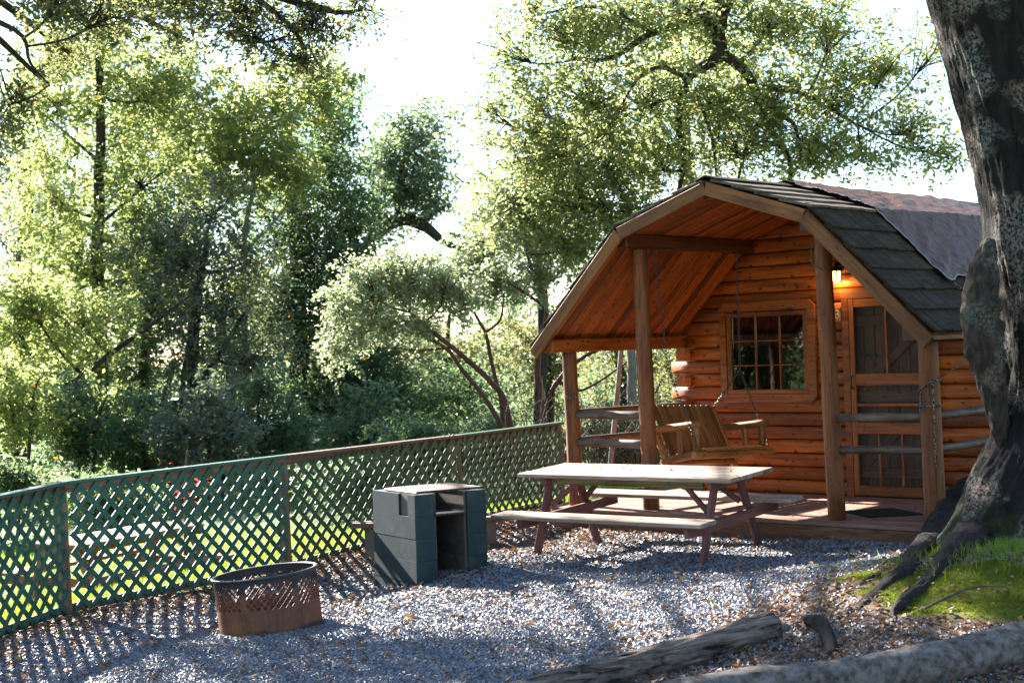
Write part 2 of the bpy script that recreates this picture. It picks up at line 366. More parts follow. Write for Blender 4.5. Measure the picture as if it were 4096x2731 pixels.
# ------------------------------------------------------------------ cabin
H = .147; DY = 2.345; XW = 2.09; YB = 6.3
EX, EZ, BX, BZ, RZ = 2.278, 1.698, 1.112, 2.846, 3.21
cabin = thing('log_cabin', 'orange stained log cabin with shake covered gambrel roof and open front porch', 'cabin', (0, 3, -.2))
LSL = (BZ - EZ) / (EX - BX); USL = (RZ - BZ) / BX
def half(z, off=.062):
    lo = EX - (z - EZ) / LSL - off * math.sqrt(1 + 1 / LSL ** 2); up = (RZ - off * math.sqrt(1 + USL ** 2) - z) / USL
    return max(.02, min(lo, up, XW))
NP_ = 7
def dlog(name, x0, x1, z0, parent, W=None, clip=None, depth=.11):
    """half-round log lying along local x, rounded face towards local -y, standing on z0"""
    prof = [(depth, .003), (.05, .003), (.014, .0035), (.002, .009), (-.006, .022), (-.011, .047), (-.0125, .0735), (-.011, .100), (-.006, .125), (.002, .138), (.014, .1435), (.05, .144), (depth, .144)]
    V = []; F = []; m = len(prof); nx = max(2, int((x1 - x0) / .35) + 1); s = random.random() * 50
    for i in range(nx + 1):
        t_ = i / nx
        for (py, pz) in prof:
            xa, xb = x0, x1
            if clip: h_ = clip(z0 + pz); xa = max(xa, -h_); xb = min(xb, h_)
            x = xa + (xb - xa) * t_; wv = .004 * noise.noise((x * 1.7 + s, pz * 5, 0)) if py < .03 else 0
            V.append((x, py + wv, z0 + pz))
    for i in range(nx):
        for k in range(m):
            k2 = (k + 1) % m; F.append((i * m + k, i * m + k2, (i + 1) * m + k2, (i + 1) * m + k))
    F.append(tuple(range(m - 1, -1, -1))); F.append(tuple(range(nx * m, nx * m + m)))
    c = Vector(((x0 + x1) / 2, 0, z0 + H / 2)); V = [Vector(q) - c for q in V]
    me = pymesh(name, V, F, M['log'], True)
    for p in me.polygons[-2:]: p.use_smooth = False
    return mobj(name, me, parent, (W or Matrix()) @ Matrix.Translation(c))
# inner lining of the front wall, with openings for window and door
WX0, WX1, WZ0, WZ1 = -1.46, -.39, 1.03, 2.055; DX0, DX1, DZ1 = .10, 1.04, 2.055
mb = MB(); y0, y1 = DY + .112, DY + .14
mb.box((-2.0, y0, 0), (WX0, y1, 1.7)).box((WX0, y0, 0), (WX1, y1, WZ0)).box((WX0, y0, WZ1), (WX1, y1, 2.6)).box((WX1, y0, 0), (DX0, y1, 2.6)).box((DX1, y0, 0), (2.0, y1, 1.7)).box((DX0, y0, DZ1), (DX1, y1, 2.6)).box((-1.2, y0, 2.6), (-.2, y1, 2.75))
fw = mb.obj('front_wall', M['indoor'], cabin)
FWM = Matrix.Translation((0, DY, 0))
row = 0
while True:
    z0 = row * H
    if z0 > 3.02: break
    zc = z0 + H / 2
    hw = XW if z0 < 1.6 else XW + .0
    left = -2.25 if (row % 2 == 1 and row < 11) else (-2.04 if row < 11 else -hw); right = -left
    segs = [(left, right)]
    if WZ0 < zc < WZ1: segs = [(left, WX0), (WX1, right)]
    if zc < DZ1: a_, b_2 = segs[-1]; segs[-1:] = [(a_, DX0), (DX1, b_2)]
    for (a_, b_2) in segs: dlog('log', a_, b_2, z0, fw, FWM, half if row >= 11 else None)
    row += 1
# side walls and back wall
def side(sx_):
    W = Matrix.Translation((sx_ * XW, 0, 0)) @ Matrix.Rotation(rad(90) * sx_, 4, 'Z')   # local -y looks outwards
    wall = MB().box((min(sx_ * (XW - .112), sx_ * (XW - .135)), DY + .15, 0), (max(sx_ * (XW - .112), sx_ * (XW - .135)), YB - .15, 1.76)).obj('side_wall', M['indoor'], cabin)
    for r in range(12):
        proud = .12 if (r % 2 == 0 and r < 11) else -.115
        a_, b_2 = DY - proud, YB + proud
        if sx_ > 0: dlog('log', a_, b_2, r * H + .001, wall, W)
        else: dlog('log', -b_2, -a_, r * H + .001, wall, W)
side(-1); side(1)
WB = Matrix.Translation((0, YB, 0)) @ Matrix.Rotation(math.pi, 4, 'Z')
bw = MB().box((-1.95, YB - .14, 0), (1.95, YB - .112, 1.7)).obj('back_wall', M['indoor'], cabin)
for r in range(21): dlog('log', -2.03, 2.03, r * H, bw, WB, half if r >= 11 else None)
MB().box((-1.95, DY + .15, -.06), (1.95, YB - .15, -.005)).obj('floor', M['indoor'], cabin)
# roof sheathing
YR0, YR1 = .0, 6.62
def prof(off): # gambrel polyline offset inwards
    l = off * math.sqrt(1 + LSL ** 2); u2 = off * math.sqrt(1 + USL ** 2)
    zr = RZ - u2; # upper line z = zr - USL x ; lower z = EZ + LSL (EX - x) - l
    bx = (EZ + LSL * EX - l - zr) / (LSL - USL); e = off / math.sqrt(1 + LSL ** 2) 
    ex = EX - .0 - off * LSL / math.sqrt(1 + LSL ** 2); ez = EZ - e
    return [(-ex, ez), (-bx, zr - USL * bx), (0, zr), (bx, zr - USL * bx), (ex, ez)]
pa, pb = prof(.003), prof(.040); V = []; F = []
for y in (YR0, YR1): V += [(x, y, z) for x, z in pa] + [(x, y, z) for x, z in pb]
for k in range(4): F += [(k, k + 1, 11 + k, 10 + k), (5 + k, 15 + k, 16 + k, 6 + k), (k, 5 + k, 6 + k, k + 1), (10 + k, 11 + k, 16 + k, 15 + k)]
F += [(0, 10, 15, 5), (4, 9, 19, 14)]
roof = mobj('roof', pymesh('roof', V, F, M['indoor']), cabin)
# shakes
S5 = [.125, .155, .185, .215, .245]
def shake_me(wd, mt): return box_me(wd, .37, .026, mt, .003)
def shake_course(side_, up, s, y0, y1, into):
    """one course with its butt at slope distance s from the lower edge"""
    if up: A = Vector((side_ * BX, 0, BZ)); B = Vector((0, 0, RZ))
    else: A = Vector((side_ * EX, 0, EZ)); B = Vector((side_ * BX, 0, BZ))
    d = (B - A).normalized(); L = (B - A).length; nrm = Vector((-d.z * 1, 0, d.x)); nrm = nrm if nrm.z > 0 else -nrm
    y = y0 - .03 + random.random() * .02
    while y < y1:
        wd = random.choice(S5); mt = M['shakepale'] if up else M['shake']
        ln = .37; se = s + random.uniform(-.012, .008)
        top = se + ln; c = A + d * (se + ln / 2) + nrm * (.030 + random.uniform(0, .003)) + Vector((0, y + wd / 2, 0))
        up_ = (nrm + d * .072).normalized(); yv = (d - nrm * .072).normalized(); xv = yv.cross(up_)
        W = Matrix(((xv.x, yv.x, up_.x, c.x), (xv.y, yv.y, up_.y, c.y), (xv.z, yv.z, up_.z, c.z), (0, 0, 0, 1)))
        if into is None: mobj('shake', shake_me(wd - .006, mt), roof, W)
        else:
            me = shake_me(wd - .006, mt); into.add([W @ v_.co for v_ in me.vertices], [tuple(p.vertices) for p in me.polygons])
        y += wd
rest = MB(); rest2 = MB()
for side_ in (1, -1):
    for up in (False, True):
        nc = 4 if up else 6; step = .272 if not up else .268
        for c_ in range(nc):
            s = -.035 + c_ * step
            ym = 2.35 if side_ > 0 else .62
            shake_course(side_, up, s, YR0, ym, None)
            shake_course(side_, up, s, ym + .08, YR1, rest2 if up else rest)
for mb_, mt in ((rest, 'shake'), (rest2, 'shakepale')):
    o = mb_.obj('roof_shakes', M[mt], roof); o['kind'] = 'stuff'
for s_ in (1, -1): # ridge boards
    d = Vector((s_ * BX, 0, BZ - RZ)).normalized()
    for k in range(5):
        a_ = Vector((0, -.03 + k * 1.33, RZ + .052 + .004 * (k % 2))) + d * .065
        beam('ridge_cap', a_, a_ + Vector((0, 1.35, 0)), .13, .016, M['shake'], roof, Vector((-d.z, 0, d.x)) * (1 if d.x > 0 else -1))
# ceiling planks under the porch roof
pc = prof(.052)
ceil_ = MB()
for k in range(4):
    (xa, za), (xb, zb) = prof(.0435)[k], prof(.0435)[k + 1]; nrm = Vector((za - zb, 0, xb - xa)).normalized()
    ceil_.add([(xa, .02, za), (xb, .02, zb), (xb, DY + .1, zb), (xa, DY + .1, za)], [(0, 1, 2, 3)])
ceil_ = ceil_.obj('porch_ceiling', M['beam'], cabin)
yy = .004
while yy < DY - .0:
    for k in range(4):
        (xa, za), (xb, zb) = pc[k], pc[k + 1]; p0 = Vector((xa, yy + .07, za)); p1 = Vector((xb, yy + .07, zb)); dd = (p1 - p0).normalized()
        nrm = Vector((za - zb, 0, xb - xa)).normalized(); j = random.uniform(-.001, .001)
        beam('ceiling_plank', p0 + dd * .003 + nrm * j, p1 - dd * .003 + nrm * j, .132, .016, M['plank'], ceil_, nrm, .005)
    yy += .14
# fascia boards along the gable and the eaves
pf = prof(.066)
for k in range(4):
    (xa, za), (xb, zb) = pf[k], pf[k + 1]
    p0 = Vector((xa, -.022, za)); p1 = Vector((xb, -.022, zb)); dd = (p1 - p0).normalized()
    nrm = Vector((za - zb, 0, xb - xa)).normalized()
    ext = .06 if k in (0, 3) else .0
    beam('fascia_board', p0 - dd * (ext if k == 0 else -.001), p1 + dd * (ext if k == 3 else -.001), .04, .128, M['fascia'], cabin, nrm)
for s_ in (1, -1): beam('eave_board', (s_ * (EX - .045), .0, EZ - .03), (s_ * (EX - .045), YR1, EZ - .03), .03, .075, M['fascia'], cabin)
beam('ridge_beam', (0, .03, 3.075), (0, DY + .05, 3.075), .13, .09, M['beam'], cabin)
for s_ in (-1, 1):
    xb = -1.125 if s_ < 0 else 1.03
    beam('roof_beam', (xb, .07, 18.5 * H + .004), (xb, DY + .01, 18.5 * H + .004), .135, .142, M['beam'], cabin, bev=.01)
    xp = -2.105 if s_ < 0 else 2.06
    beam('plate_beam', (xp, .02, 11.5 * H + .002), (xp, DY + .01, 11.5 * H + .002), .13, .142, M['log'] if s_ < 0 else M['beam'], cabin, bev=.01)
YP = .363
posts = [((-2.074, YP, 0), (-2.115, YP, 1.62), .082), ((-1.079, YP, 0), (-1.122, YP, 2.65), .085), ((1.079, YP, 0), (1.022, YP, 2.65), .084), ((2.074, YP, 0), (2.055, YP, 1.62), .095)]
for a_, b_2, r in posts: pole('porch_post', Vector(a_) - Vector((0, 0, .005)), b_2, r, r * .94, M['post'], cabin, 18, .05, 12)
for z, dz in ((.945, .012), (.652, .012)):
    pole('porch_rail', (1.13, YP, z - dz / 2), (2.02, YP, z + dz / 2), .040, .037, M['rail'], cabin, 12)
    pole('porch_rail', (-2.04, YP, z + .012), (-1.15, YP, z + .008), .042, .045, M['rail'], cabin, 12)
    pole('porch_rail', (2.055, .41, z + .01), (2.055, DY + .01, z + .02), .040, .038, M['rail'], cabin, 12)
    pole('porch_rail', (-2.055, .41, z + .03), (-2.055, DY + .01, z + .02), .042, .040, M['rail'], cabin, 12)
# deck
deck = MB().box((-2.16, .155, -.17), (2.16, DY + .05, -.036)).obj('deck', M['skirt'], cabin)
yb = .105; k = 0
while yb < DY - .02:
    beam('deck_board', (-2.2 + random.uniform(-.006, .006), yb + .069, -.0165), (2.2 + random.uniform(-.006, .006), yb + .069, -.0165 + random.uniform(-.001, .001)), .136, .033, M['deck'], deck, bev=.004); yb += .14
beam('deck_skirt', (-2.19, .135, -.13), (2.2, .135, -.13), .045, .185, M['skirt'], deck)
for s_ in (1, -1): beam('deck_skirt', (s_ * 2.18, .16, -.13), (s_ * 2.18, DY, -.13), .04, .18, M['skirt'], deck)
# window
yf = DY - .028
win = MB()
FX0, FX1, FZ0, FZ1 = -1.54, -.297, .991, 2.108; ch = .07
o_ = [(FX0 + ch * .6, FZ0), (FX1 - ch, FZ0), (FX1, FZ0 + ch), (FX1, FZ1 - ch), (FX1 - ch, FZ1), (FX0 + ch, FZ1), (FX0, FZ1 - ch), (FX0, FZ0 + ch * .6)]
i_ = [(WX0, WZ0 + .055), (WX1, WZ0 + .055), (WX1, WZ0 + .055), (WX1, WZ1 - .05), (WX1, WZ1 - .05), (WX0, WZ1 - .05), (WX0, WZ1 - .05), (WX0, WZ0 + .055)]
V = []; F = []
for yy in (yf - .012, DY + .10):
    V += [(x, yy, z) for x, z in o_] + [(x, yy, z) for x, z in i_]
for k in range(8):
    k2 = (k + 1) % 8
    F += [(k, k2, 8 + k2, 8 + k), (16 + k, 24 + k, 24 + k2, 16 + k2), (k, 16 + k, 16 + k2, k2), (8 + k, 8 + k2, 24 + k2, 24 + k)]
window = mobj('window', pymesh('window', V, F, M['frame']), cabin)
sxa, sxb, sza, szb = -1.455, -.395, 1.09, 2.0
for p0, p1 in (((sxa, sza + .022), (sxb, sza + .022)), ((sxa, szb - .03), (sxb, szb - .03))): beam('sash_rail', (p0[0], yf + .006, p0[1]), (p1[0], yf + .006, p1[1]), .03, .05, M['frame'], window)
for x in (sxa + .035, sxb - .024): beam('sash_stile', (x, yf + .0085, sza + .046), (x, yf + .0085, szb - .054), .025, .06, M['frame'], window, (1, 0, 0))
gx0, gx1, gz0, gz1 = -1.388, -.446, 1.134, 1.945
for k in (1, 2):
    x = gx0 + (gx1 - gx0) * k / 3; beam('muntin', (x, yf + .012, gz0), (x, yf + .012, gz1), .016, .014, M['frame'], window, (1, 0, 0), .002)
    z = gz0 + (gz1 - gz0) * k / 3
    for j in range(3):
        xa = gx0 + (gx1 - gx0) * j / 3 + .007; beam('muntin', (xa, yf + .013, z), (xa + (gx1 - gx0) / 3 - .014, yf + .013, z), .016, .012, M['frame'], window, (0, 0, 1), .002)
t = NT('window_glass'); t.done((.9, .9, .9), .02, .5); t.b.inputs['Transmission Weight'].default_value = 0
tr = t.node('ShaderNodeBsdfTransparent'); tr.inputs[0].default_value = (.55, .55, .55, 1); gl = t.node('ShaderNodeBsdfGlossy'); gl.inputs['Roughness'].default_value = .02
fr = t.node('ShaderNodeFresnel'); fr.inputs[0].default_value = 1.75; mx = t.node('ShaderNodeMixShader')
t.link(fr.outputs[0], mx.inputs[0]); t.link(tr.outputs[0], mx.inputs[1]); t.link(gl.outputs[0], mx.inputs[2]); t.link(mx.outputs[0], t.out.inputs[0]); M['glass'] = t.m
for i in range(3):
    for j in range(3):
        x = gx0 + (gx1 - gx0) * (i + .5) / 3; z = gz0 + (gz1 - gz0) * (j + .5) / 3
        beam('pane', (x - .15, yf + .020, z), (x + .15, yf + .020, z), .004, .262, M['glass'], window, bev=0)
for x in (-1.31, -.60): MB().box((x - .035, yf - .02, 1.985), (x + .035, yf - .005, 2.025)).obj('hinge', M['black'], window)
V = []; F = []
for i in range(81):
    x = -1.5 + 1.14 * i / 80; y = DY + .22 + .025 * math.sin(i * 1.25) + .012 * math.sin(i * .47)
    V += [(x, y, 1.0), (x, y, 2.08)]
    if i: F.append((2 * i - 2, 2 * i, 2 * i + 1, 2 * i - 1))
mobj('curtain', pymesh('curtain', V, F, M['curtain'], True), window)
# door: outer frame, screen door, plank door behind
t = NT('insect_screen'); tr = t.node('ShaderNodeBsdfTransparent'); t.done((.05, .042, .038), .6, .3); mx = t.node('ShaderNodeMixShader'); mx.inputs[0].default_value = .2
t.link(tr.outputs[0], mx.inputs[1]); t.link(t.b.outputs[0], mx.inputs[2]); t.link(mx.outputs[0], t.out.inputs[0]); M['screen'] = t.m
door = MB().box((.033, yf - .004, 0.0), (.112, DY + .10, 2.085)).box((1.028, yf - .004, 0.0), (1.107, DY + .10, 2.085)).box((.033, yf - .006, 2.087), (1.107, DY + .10, 2.188)).obj('door', M['frame'], cabin)
ys = yf + .012
def dr(name, a_, b_2, wd, t_=.03, up=(0, 0, 1), y=ys, mt='frame'): return beam(name, (a_[0], y, a_[1]), (b_2[0], y, b_2[1]), t_, wd, M[mt], door, up)
sL, sR = .118, 1.022
for x in (sL + .029, sR - .029): dr('stile', (x, .012), (x, 2.08), .058, .034, (1, 0, 0))
for z, wd in ((2.037, .085), (1.23, .122), (.965, .03), (.72, .118), (.066, .106)): dr('door_rail', (sL + .06, z), (sR - .06, z), wd, .03)
for (x, za, zb) in ((.548, 1.293, 1.992), (.425, .121, .659), (.69, .121, .659)): dr('door_muntin', (x, za), (x, zb), .024, .022, (1, 0, 0))
MB().box((sL + .058, ys + .016, .03), (sR - .058, ys + .018, 2.06)).obj('screen', M['screen'], door)
for k in range(7):
    x = .105 + k * .1335; beam('door_plank', (x + .066, DY + .075, .012), (x + .066, DY + .075, 2.05), .03, .129, M['indoor'], door, (1, 0, 0), .006)
for z in (.25, 1.05, 1.85): dr('door_ledge', (.13, z), (1.01, z), .11, .024, (0, 0, 1), DY + .047, 'indoor')
for z in (.30, 1.10): dr('door_brace', (.20, z + .03), (.95, z + .68), .10, .022, (0, 0, 1), DY + .0475, 'indoor')
MB().tube(smooth_path([(sL + .03, ys - .018, 1.13), (sL + .03, ys - .05, 1.16), (sL + .03, ys - .05, 1.25), (sL + .03, ys - .018, 1.28)], 4), .008, 8).obj('door_handle', M['black'], door)
MB().box((.22, DY + .02, 1.47), (.40, DY + .034, 1.50)).box((.37, DY + .0, 1.46), (.40, DY + .034, 1.51)).obj('latch', M['black'], door)

# ------------------------------------------------------------------ things on and around the cabin
# number plaque
pl = thing('number_plaque', 'small square wooden plaque with a white painted 3 beside the screen door', 'sign', (-.055, yf - .01, 1.93))
beam('plaque_board', (-.115, yf - .012, 1.93), (.035, yf - .012, 1.93), .022, .148, M['plate'], pl)
cx, cz = -.010, 1.93; P = []
for k in range(11):
    a_ = rad(150 - k * 27); P.append((cx + .020 * math.cos(a_), yf - .025, cz + .022 + .020 * math.sin(a_)))
for k in range(1, 12):
    a_ = rad(115 - k * 27); P.append((cx + .001 + .023 * math.cos(a_), yf - .025, cz - .020 + .023 * math.sin(a_)))
MB().tube(P, .0042, 6).obj('numeral', M['white'], pl)
# wall lamp
lm = thing('wall_lantern', 'lit black wall lantern with warm glass panes above the door', 'lantern', (-.05, DY, 2.3))
lx, ly, lz = .02, yf - .075, 2.32
MB().tube([(lx, DY + .0, 2.43), (lx, yf - .02, 2.43)], [.055, .05], 14).tube(smooth_path([(lx, yf - .01, 2.43), (lx, yf - .06, 2.47), (lx, ly, 2.43)], 4), .009, 8).obj('wall_mount', M['black'], lm, True)
MB().add([(lx - .055, ly - .055, 2.385), (lx + .055, ly - .055, 2.385), (lx + .055, ly + .055, 2.385), (lx - .055, ly + .055, 2.385), (lx - .012, ly - .012, 2.44), (lx + .012, ly - .012, 2.44), (lx + .012, ly + .012, 2.44), (lx - .012, ly + .012, 2.44)],
    [(0, 3, 2, 1), (4, 5, 6, 7), (0, 1, 5, 4), (1, 2, 6, 5), (2, 3, 7, 6), (3, 0, 4, 7)]).obj('lamp_cap', M['black'], lm)
t = NT('lamp_glass'); t.done((.9, .7, .4), .4, .3); t.b.inputs['Emission Color'].default_value = (1, .62, .22, 1); t.b.inputs['Emission Strength'].default_value = .8; M['lampglass'] = t.m
for dx, dy in ((0, -1), (0, 1), (1, 0), (-1, 0)):
    c = Vector((lx + dx * .040, ly + dy * .040, 2.33)); h_ = Vector((abs(dy) * .036, abs(dx) * .036, 0))
    beam('lamp_pane', c - h_, c + h_, .004, .104, M['lampglass'], lm, bev=0)
mb = MB()
for sxx in (-1, 1):
    for syy in (-1, 1): mb.box((lx + sxx * .043 - .005, ly + syy * .043 - .005, 2.272), (lx + sxx * .043 + .005, ly + syy * .043 + .005, 2.387))
mb.box((lx - .048, ly - .048, 2.268), (lx + .048, ly + .048, 2.276)); mb.obj('lamp_cage', M['black'], lm)
ld = bpy.data.lights.new('lantern_bulb', 'POINT'); ld.energy = 1.3; ld.color = (1, .58, .2); ld.shadow_soft_size = .02
lo = bpy.data.objects.new('bulb', ld); finish(lo, lm, Matrix.Translation((lx, ly - .0, 2.25)))
# door mat
mt_ = MB()
Q = [(.80, .93), (1.28, .60), (1.60, 1.02), (1.10, 1.34)]
mt_.add([(x, y, .004) for x, y in Q] + [(x, y, .016) for x, y in Q], [(3, 2, 1, 0), (4, 5, 6, 7), (0, 1, 5, 4), (1, 2, 6, 5), (2, 3, 7, 6), (3, 0, 4, 7)])
tag(mt_.obj('door_mat', M['mat_green'], None), 'dark green mat lying askew on the porch deck before the door', 'mat')
# tarp over the roof
def roof_pt(s, y, off):     # s measured down the right side from the ridge (negative = left side)
    LU = math.hypot(BX, RZ - BZ); sd_ = 1 if s >= 0 else -1; q = abs(s)
    du = Vector((BX, 0, BZ - RZ)).normalized(); dl = Vector((EX - BX, 0, EZ - BZ)).normalized(); nu = Vector((-du.z, 0, du.x)); nl = Vector((-dl.z, 0, dl.x))
    k = min(1, max(0, (q - LU + .12) / .24)); n_ = (nu * (1 - k) + nl * k).normalized()
    if q < .1: n_ = (nu * (.5 + q * 5) + Vector((-nu.x, 0, nu.z)) * (.5 - q * 5)).normalized()
    p = Vector((0, y, RZ)) + (du * q if q < LU else du * LU + dl * (q - LU)) + n_ * off
    return Vector((p.x * sd_, p.y, p.z))
S0, S1, TY0, TY1 = -.55, 2.16, 1.13, 5.2; ns, ny = 110, 120; V = np.zeros((ns, ny, 3)); TAR = {}
for i in range(ns):
    s = S0 + (S1 - S0) * i / (ns - 1)
    for j in range(ny):
        yf0 = np.interp(s, [-.6, 0, 1.17, 2.2], [1.35, 1.34, 1.14, 1.08])
        y = yf0 + (TY1 - yf0) * j / (ny - 1)
        wv = .016 * noise.noise((s * 5 + y * 4, y * 1.2 - s * 1.5, 3)) + .010 * noise.noise((s * 14 + y * 10, y * 3 - s * 3, 7)) + .006 * noise.noise((s * 3 + y * 24, y * 6 - s * 14, 1)) + .02 * noise.noise((s * .9, y * .9, 0))
        ss = s + (.03 * math.sin(y * 7) + .02 * math.sin(y * 17)) * max(0, (s - 1.9) / .26)
        V[i, j] = roof_pt(ss, y, .080 + wv * 1.15)
I = np.arange(ns * ny).reshape(ns, ny); F = np.stack([I[:-1, :-1], I[1:, :-1], I[1:, 1:], I[:-1, 1:]], -1).reshape(-1, 4)
t = NT('brown_tarp'); v = t.coord('Object', (1, 1, 1), False); a = t.noise(t.coord('Object', (2, 5, 2), False), 6, 6, .6, 1.2)
t.bump(a, .8, .03); M['tarp'] = t.done(t.ramp(a, [(.36, (.085, .036, .022)), (.64, (.15, .066, .042))]), .3, .18)
tarp = mobj('roof_tarp', npmesh('roof_tarp', V, F, M['tarp'], True)); tag(tarp, 'wrinkled brown plastic tarp draped over the ridge of the cabin roof', 'tarp')
sm = tarp.modifiers.new('thickness', 'SOLIDIFY'); sm.thickness = .003
mb = MB()
edge = [V[i, 0] for i in range(ns)]; e2 = [V[i, 1] * .7 + V[i, 0] * .3 for i in range(ns)]
def strip(A, B, off):
    VV = []; FF = []
    for k, (a_, b_2) in enumerate(zip(A, B)):
        VV += [Vector(a_) + Vector((0, 0, off)), Vector(b_2) + Vector((0, 0, off)), Vector(a_) + Vector((0, 0, off - .004)), Vector(b_2) + Vector((0, 0, off - .004))]
        if k: q = 4 * k; FF += [(q - 4, q - 3, q + 1, q), (q - 2, q + 2, q + 3, q - 1), (q - 4, q, q + 2, q - 2), (q - 3, q - 1, q + 3, q + 1)]
    mb.add(VV, FF)
strip(edge, e2, .006); strip([V[ns - 1, j] for j in range(ny)], [V[ns - 2, j] * .6 + V[ns - 1, j] * .4 for j in range(ny)], .007)
mb.obj('tarp_hem', M['hem'], tarp)
# rope from the tarp corner to the corner post
corner = Vector(V[ns - 1, 0]); ev = Vector((EX + .05, 1.30, EZ + .03)); kn = Vector((2.075, YP - .075, 1.27)); kn2 = kn + Vector((.07, .02, 0))
rp = MB()
mid_ = roof_pt(2.5, 1.24, .085); rp.tube(smooth_path([corner, mid_, roof_pt(2.82, 1.33, .07), Vector((EX + .01, 1.33, EZ - .06)), kn2 + (Vector((EX, 1.33, EZ - .06)) - kn2) * .4, kn2, kn]), .0075, 6)
def ring(z, tilt=0, r=.102):
    c = Vector((2.074 - .012 * z, YP, z)); return [c + Vector((math.cos(a_) * r, math.sin(a_) * r, tilt * math.cos(a_))) for a_ in np.linspace(0, 2 * math.pi, 19)]
rp.tube(ring(1.22, .05), .0075, 6).tube(ring(1.05), .0075, 6)
rp.tube(smooth_path([kn, kn + Vector((-.05, -.015, -.08)), kn + Vector((-.055, -.03, -.22)), kn + Vector((-.06, -.03, -.28))]), .009, 6)
rp.tube(smooth_path([kn2 + Vector((-.02, -.02, 0)), kn2 + Vector((-.01, -.025, -.2)), kn2 + Vector((-.008, -.03, -.45)), kn2 + Vector((-.004, -.03, -.75))]), .0075, 6)
t = NT('striped_rope'); v = t.coord('Object', (1, 1, 1), False); M['rope'] = t.done(t.ramp(t.noise(v, 70, 2), [(.48, (.012, .012, .012)), (.56, (.28, .24, .22))]), .8, .2)
tag(rp.obj('tarp_rope', M['rope'], None, True), 'dark flecked rope running from the tarp corner and knotted round the corner post', 'rope')
cr = MB(); c0 = Vector((-2.095, YP, 1.15)); cr.tube([c0 + Vector((math.cos(a_) * .088, math.sin(a_) * .088, .008 * math.sin(a_ * 2))) for a_ in np.linspace(0, 2 * math.pi, 19)], .006, 6)
tag(cr.obj('post_cord', M['rope'], None, True), 'thin dark cord tied round the lit porch post near the lattice fence', 'cord')
c0 = Vector((1.025, YP, 2.45)); g_ = MB().tube(smooth_path([c0 + Vector((-.055, -.085, .12)), c0 + Vector((-.085, -.06, .03)), c0 + Vector((-.06, -.09, -.08)), c0 + Vector((.03, -.095, -.14))]), .006, 6)
tag(g_.obj('green_wire', M['lattice'], None, True), 'short bent green wire at the top of the tall post by the lantern', 'wire')

# porch swing, hung along the beam and facing the door
sw = thing('porch_swing', 'rustic log porch swing with slatted back hanging by chains from the roof beam', 'swing', (-1.0, 1.35, .45))
def sl(name, a_, b_2, r, r2=None, mt='swing'): return pole(name, a_, b_2, r, r2 or r, M[mt], sw, 12, .08, 6)
ya, yb2 = .76, 1.94
sl('front_log', (-.72, .63, .535), (-.72, 2.06, .475), .042); sl('rear_log', (-1.16, ya, .44), (-1.16, yb2, .385), .045)
for k in range(5):
    f = k / 4; x = -.70 - f * .42; z = .585 - f * .085
    beam('seat_slat', (x, ya + .02, z), (x, yb2 - .02, z - .045), .092, .02, M['swing'], sw, (.18, 0, 1))
for y, dz in ((ya, 0), (yb2, -.05)):
    sl('side_log', (-.74, y, .545 + dz), (-1.22, y, .455 + dz), .042)
    sl('back_upright', (-1.13, y, .36 + dz), (-1.42, y, 1.02 + dz), .038, .034)
    sl('arm', (-.70, y, .845 + dz), (-1.34, y, .775 + dz), .043, .04)
    sl('arm_post', (-.78, y, .55 + dz), (-.77, y, .82 + dz), .036); sl('arm_post', (-.98, y, .52 + dz), (-.99, y, .79 + dz), .034)
for k in range(11):
    f = (k + .5) / 11; y = ya + .05 + f * (yb2 - ya - .1); dz = -.05 * f
    beam('back_slat', (-1.145, y, .47 + dz), (-1.395, y, 1.035 + dz), .018, .089, M['swingb'], sw, (0, 1, 0))
for z, x in ((.60, -1.235), (.92, -1.375)): beam('back_rail', (x, ya + .02, z), (x, yb2 - .02, z - .05), .03, .06, M['swing'], sw, (-.4, 0, 1))
def chain(p0, p1):
    p0, p1 = Vector(p0), Vector(p1); L = (p1 - p0).length; n_ = max(2, int(L / .036)); d = (p1 - p0).normalized(); a_ = d.cross(Vector((0, 1, .1))).normalized(); b_3 = d.cross(a_); mb = MB()
    for k in range(n_):
        c = p0 + d * ((k + .5) * L / n_); s_ = a_ if k % 2 else b_3; hl = L / n_ * .68
        pts = [c + d * hl * math.cos(q) + s_ * .013 * math.sin(q) for q in np.linspace(0, 2 * math.pi, 9)]
        mb.tube(pts, .0042, 4, False)
    return mb.obj('chain', M['iron'], sw, True)
for (yt, y, dz) in ((.585, ya, 0), (2.06, yb2, -.05)):
    top = Vector((-1.10, yt, 18 * H - .01)); j = Vector((-1.06, (yt * .4 + y * .6), 1.42 + dz))
    MB().box(top - Vector((.03, .04, .0)), top + Vector((.03, .04, .012))).tube([top, top - Vector((0, 0, .06))], .012, 8).obj('hook', M['iron'], sw)
    chain(top - Vector((0, 0, .05)), j); chain(j, (-.72, y - (.05 if y < 1 else -.05), .58 + dz)); chain(j, (-1.40, y, 1.0 + dz))

